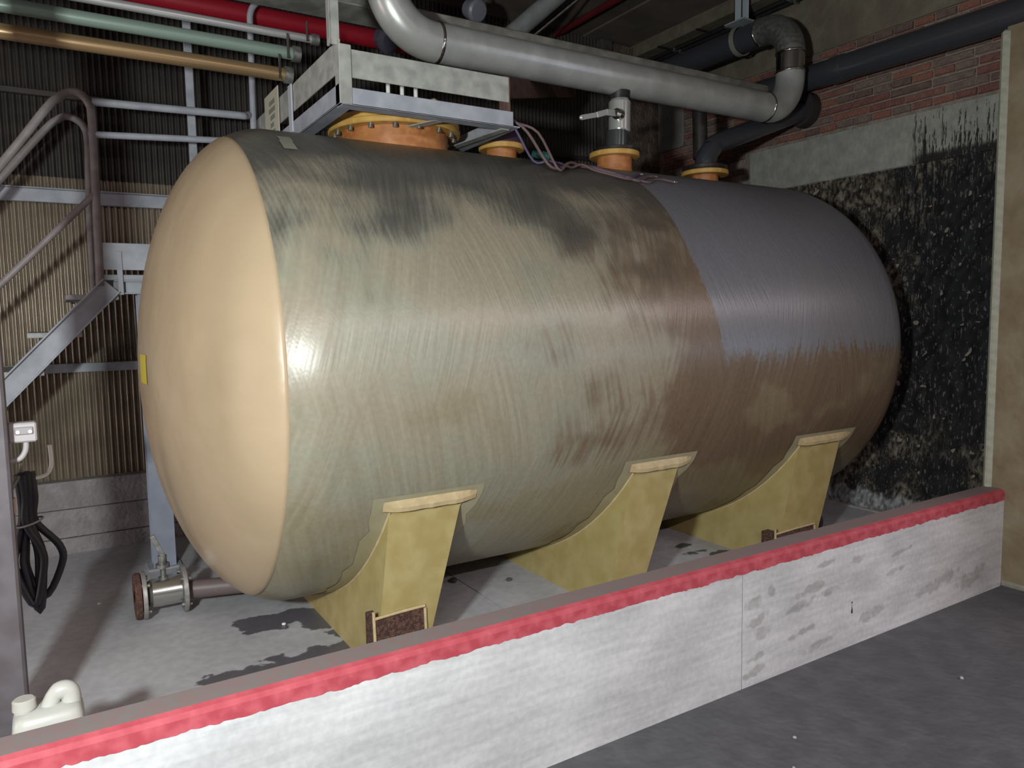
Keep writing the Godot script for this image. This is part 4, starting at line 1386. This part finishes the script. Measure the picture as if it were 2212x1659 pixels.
func left_corner() -> void:
	# post at the left edge
	var p := thing("steel_post", "reddish grey steel post standing inside the bund beside the jerrycan", "post", Vector3(-0.23, YF, -2.9))
	var st := mb()
	span(st, Vector3(-0.27, YF, -2.97), Vector3(-0.145, 4.02, -2.85), 0.008)
	part("tube", st, mottled(141, rgb(92, 84, 88), rgb(104, 98, 102), 0.6, 1.5), p)
	st = mb()
	span(st, Vector3(-0.31, YF, -3.0), Vector3(-0.11, YF + 0.015, -2.8), 0.003)
	part("base_plate", st, M.grey_steel, p)
	st = mb()
	span(st, Vector3(-0.146, 0.98, -2.93), Vector3(-0.138, 1.03, -2.89), 0.002)
	part("clip", st, mat(rgb(190, 160, 150), 0.6), p)
	st = mb(true)
	tube(st, [Vector3(-0.165, 1.025, -2.96), Vector3(-0.14, 1.02, -3.48), Vector3(-0.14, 1.05, -3.49)], 0.008, 8)
	part("hose_hook", st, M.dull_metal, p)
	# socket box
	var s := thing("socket_box", "white double socket box fixed to the steel post", "socket", Vector3(-0.1, 1.2, -2.95))
	st = mb()
	span(st, Vector3(-0.146, 1.21, -2.975), Vector3(-0.066, 1.275, -2.92), 0.005)
	part("box", st, mat(rgb(176, 168, 170), 0.5), s)
	st = mb()
	span(st, Vector3(-0.128, 1.236, -2.922), Vector3(-0.075, 1.262, -2.914), 0.003)
	part("cover", st, mat(rgb(150, 144, 146), 0.4), s)
	for k in 2:
		st = mb()
		lathe(st, Vector3(-0.118 + k * 0.034, 1.246, -2.914), Vector3.BACK, [[0, 0.006], [0.004, 0.006], [0.004, 0.001]], 10)
		part("pin", st, M.white_plastic, s)
	st = mb(true)
	tube(st, smooth_path([Vector3(-0.098, 1.212, -2.94), Vector3(-0.102, 1.18, -2.94), Vector3(-0.118, 1.155, -2.94), Vector3(-0.146, 1.148, -2.94)], 5), 0.009, 10)
	part("cord_tail", st, mat(rgb(170, 162, 164), 0.5), s)
	# white bent tube
	var w := thing("bent_tube", "short white bent plastic tube hooked beside the black hoses", "tube", Vector3(-0.05, 0.95, -3.4))
	st = mb(true)
	tube(st, smooth_path([Vector3(-0.038, 1.128, -3.4), Vector3(-0.036, 1.062, -3.4), Vector3(-0.044, 1.028, -3.4), Vector3(-0.066, 1.008, -3.4), Vector3(-0.13, 0.998, -3.4)], 5), 0.0075, 10)
	part("bend", st, M.white_plastic, w)
	# black hoses tied in a hank, hanging from the post
	var hm := mat(rgb(40, 40, 46), 0.5)
	for k in 4:
		var h := thing("black_hose", "black hose hanging in a tied hank behind the steel post", "hose", Vector3(-0.12, 0.6, -3.4), "black hoses of the hank")
		var x: float = [-0.135, -0.12, -0.105, -0.125][k]
		var drop: float = [0.50, 0.47, 0.52, 0.55][k]
		var bulge: float = [0.045, 0.03, 0.075, 0.02][k]
		var pts := [Vector3(x, 1.03, -3.36 - k * 0.02), Vector3(x + 0.005, 0.93, -3.4), Vector3(x, 0.83, -3.4 - k * 0.012), Vector3(x + bulge, 0.72, -3.4 - k * 0.012), Vector3(x + bulge * 1.05, 0.64, -3.4 - k * 0.012), Vector3(x + 0.01, drop, -3.4 - k * 0.012), Vector3(x - bulge, 0.64, -3.42 - k * 0.012), Vector3(x - bulge * 0.9, 0.72, -3.43 - k * 0.012), Vector3(x - 0.01, 0.85, -3.43 - k * 0.012), Vector3(x - 0.015, 1.02, -3.42 - k * 0.015)]
		st = mb(true)
		tube(st, smooth_path(pts, 5), 0.014, 10)
		part("tube", st, hm, h)
	var tie := thing("hose_tie", "pale cord tied round the hank of black hoses", "tie", Vector3(-0.12, 0.83, -3.4))
	st = mb(true)
	var ring := []
	for k in 17:
		var a := TAU * k / 16.0
		ring.append(Vector3(-0.122 + cos(a) * 0.045, 0.828 + cos(a) * 0.012, -3.42 + sin(a) * 0.05))
	tube(st, ring, 0.004, 6)
	part("cord", st, mat(rgb(150, 148, 150), 0.7), tie)
	# jerrycan
	var j := thing("jerrycan", "white plastic jerrycan with moulded handle standing behind the red-edged wall", "jerrycan", Vector3(-0.08, YF, -2.45))
	var wm := mat(rgb(192, 190, 184), 0.35)
	wm.subsurf_scatter_enabled = true
	wm.subsurf_scatter_strength = 0.2
	st = mb(true)
	# body: rounded rectangle sections
	var secs := [[YF, 0.9], [YF + 0.008, 0.98], [YF + 0.03, 1.0], [YF + 0.285, 1.0], [YF + 0.312, 0.97], [YF + 0.328, 0.9], [YF + 0.335, 0.8]]
	var ringpt := func(f: float, y: float, k: int) -> Vector3:
		var a := TAU * k / 32.0
		var ca := cos(a); var sa := sin(a)
		var e := 0.45
		return Vector3(-0.078 + 0.09 * f * signf(ca) * pow(absf(ca), e), y, -2.46 + 0.075 * f * signf(sa) * pow(absf(sa), e))
	for q in secs.size() - 1:
		for k in 32:
			quad(st, ringpt.call(secs[q][1], secs[q][0], k + 1), ringpt.call(secs[q][1], secs[q][0], k), ringpt.call(secs[q + 1][1], secs[q + 1][0], k), ringpt.call(secs[q + 1][1], secs[q + 1][0], k + 1))
	for k in 32:
		tri(st, Vector3(-0.078, YF + 0.337, -2.46), ringpt.call(0.8, YF + 0.335, k + 1), ringpt.call(0.8, YF + 0.335, k))
	part("body", st, wm, j)
	st = mb(true)
	tube(st, smooth_path([Vector3(-0.020, YF + 0.30, -2.46), Vector3(-0.021, YF + 0.352, -2.46), Vector3(-0.036, YF + 0.37, -2.46), Vector3(-0.06, YF + 0.36, -2.46), Vector3(-0.078, YF + 0.325, -2.46)], 5), [0.026, 0.026, 0.026, 0.026, 0.026, 0.026, 0.026, 0.026, 0.026, 0.026, 0.026, 0.026, 0.026, 0.026, 0.024, 0.022, 0.022, 0.022, 0.022, 0.022, 0.022], 14)
	part("handle", st, wm, j)
	st = mb()
	lathe(st, Vector3(-0.135, 0, -2.46), Vector3.UP, [[YF + 0.325, 0.026], [YF + 0.340, 0.026], [YF + 0.340, 0.03], [YF + 0.366, 0.029], [YF + 0.37, 0.024], [YF + 0.37, 0.001]], 20)
	part("cap", st, mat(rgb(190, 186, 178), 0.4), j)

func floor_things() -> void:
	# flanged drain valve with its pipe
	var v := thing("drain_valve", "flanged steel ball valve on the floor beside domed tank end", "valve", Vector3(0.40, YF, -3.9))
	var c := Vector3(0.0, 0.29, -3.9)
	var st := mb()
	lathe(st, c, Vector3.RIGHT, [[0.315, 0.06], [0.33, 0.068], [0.46, 0.068], [0.475, 0.06]], 32)
	part("body", st, mat(rgb(190, 190, 186), 0.22, 0.9), v)
	for x in [0.285, 0.465]:
		st = mb()
		lathe(st, c, Vector3.RIGHT, [[x, 0.03], [x, 0.112], [x + 0.003, 0.115], [x + 0.017, 0.115], [x + 0.02, 0.112], [x + 0.02, 0.03]], 36)
		var fl := part("flange", st, mottled(151, rgb(150, 146, 144), rgb(172, 166, 164), 0.5, 6.0, 0.5), v)
		for k in 4:
			var a := TAU * (k + 0.5) / 4.0
			st = mb()
			lathe(st, c + Vector3(0, sin(a) * 0.09, cos(a) * 0.09), Vector3.RIGHT, [[x - 0.012, 0.001], [x - 0.012, 0.011], [x + 0.034, 0.011], [x + 0.034, 0.001]], 6)
			part("bolt", st, M.dull_metal, fl)
	st = mb()
	lathe(st, c, Vector3.RIGHT, [[0.255, 0.03], [0.255, 0.108], [0.258, 0.11], [0.278, 0.11], [0.281, 0.108], [0.281, 0.03]], 36)
	part("blind_flange", st, M.rust, v)
	st = mb()
	lathe(st, Vector3(0.385, 0, -3.9), Vector3.UP, [[0.35, 0.022], [0.365, 0.022], [0.365, 0.013], [0.41, 0.013], [0.41, 0.032], [0.43, 0.032], [0.43, 0.02], [0.47, 0.02], [0.47, 0.001]], 18)
	part("stem", st, M.dull_metal, v)
	st = mb()
	bar(st, Vector3(0.388, 0.465, -3.89), Vector3(0.345, 0.575, -3.9), 0.024, 0.01, Vector3.BACK, 0.002)
	part("lever", st, M.dull_metal, v)
	st = mb(true)
	tube(st, [Vector3(0.485, 0.275, -3.9), Vector3(0.8, 0.262, -3.85), Vector3(1.0, 0.26, -3.8)], 0.045, 18)
	part("drain_pipe", st, mat(rgb(112, 98, 98), 0.45), v)
	# black pipe stub behind the last saddle
	var b := thing("pipe_stub", "short black pipe stub lying on floor behind the last saddle", "pipe", Vector3(4.0, YF, -2.98))
	st = mb()
	lathe(st, Vector3(4.05, YF + 0.085, -3.0), Vector3(-0.35, 0, 0.94), [[-0.22, 0.08], [0.0, 0.08], [0.03, 0.085], [0.055, 0.085], [0.055, 0.066], [0.03, 0.064], [0.03, 0.001]], 32)
	part("stub", st, M.black_pipe, b)
	st = mb()
	tube(st, [Vector3(3.86, YF + 0.03, -2.98), Vector3(3.98, YF + 0.03, -2.96)], 0.028, 12)
	part("side_spigot", st, M.dark_steel, b)
	# stray bits on the slab
	var bits := [[Vector3(1.771, YF, -3.66), 0.03, rgb(66, 64, 70), "small dark rubber block on floor, beside slab joint"], [Vector3(1.758, YF, -3.50), 0.03, rgb(62, 60, 66), "small dark rubber block on floor, in front of the other one"], [Vector3(0.84, YF, -3.45), 0.014, rgb(214, 216, 214), "white pebble lying in the wet patch by first saddle"], [Vector3(0.117, YF, -4.24), 0.012, rgb(214, 216, 214), "white pebble on bare floor beside the drain valve"], [Vector3(2.02, YF, -3.35), 0.022, rgb(74, 74, 76), "dark stone beside base of the middle saddle"], [Vector3(4.62, YF, -2.85), 0.011, rgb(200, 198, 196), "white pebble on floor beside the tarred wall"]]
	for q in bits:
		var o := thing("debris_block" if q[1] > 0.02 else "pebble", q[3], "debris" if q[1] > 0.02 else "pebble", q[0])
		st = mb()
		box(st, q[0] + Vector3(0, q[1] * 0.4, 0), Vector3(q[1] * 1.3, q[1] * 0.8, q[1]), q[1] * 0.25, Basis(Vector3.UP, q[0].x * 3.0))
		part("lump", st, mat(q[2], 0.7), o)
	for q in [[Vector3(3.26, 0, -1.62), 0.018], [Vector3(3.45, 0, -1.05), 0.014], [Vector3(2.28, 0, -1.72), 0.014], [Vector3(2.12, 0, -1.6), 0.012], [Vector3(2.62, 0, -1.06), 0.012]]:
		var o := thing("grit_stone", "small pale grit stone on the dark asphalt", "stone", q[0], "pale grit stones on the asphalt")
		st = mb()
		box(st, q[0] + Vector3(0, q[1] * 0.3, 0), Vector3(q[1], q[1] * 0.6, q[1] * 0.8), q[1] * 0.2, Basis(Vector3.UP, q[0].x * 5.0))
		part("lump", st, mat(rgb(170, 168, 164), 0.8), o)
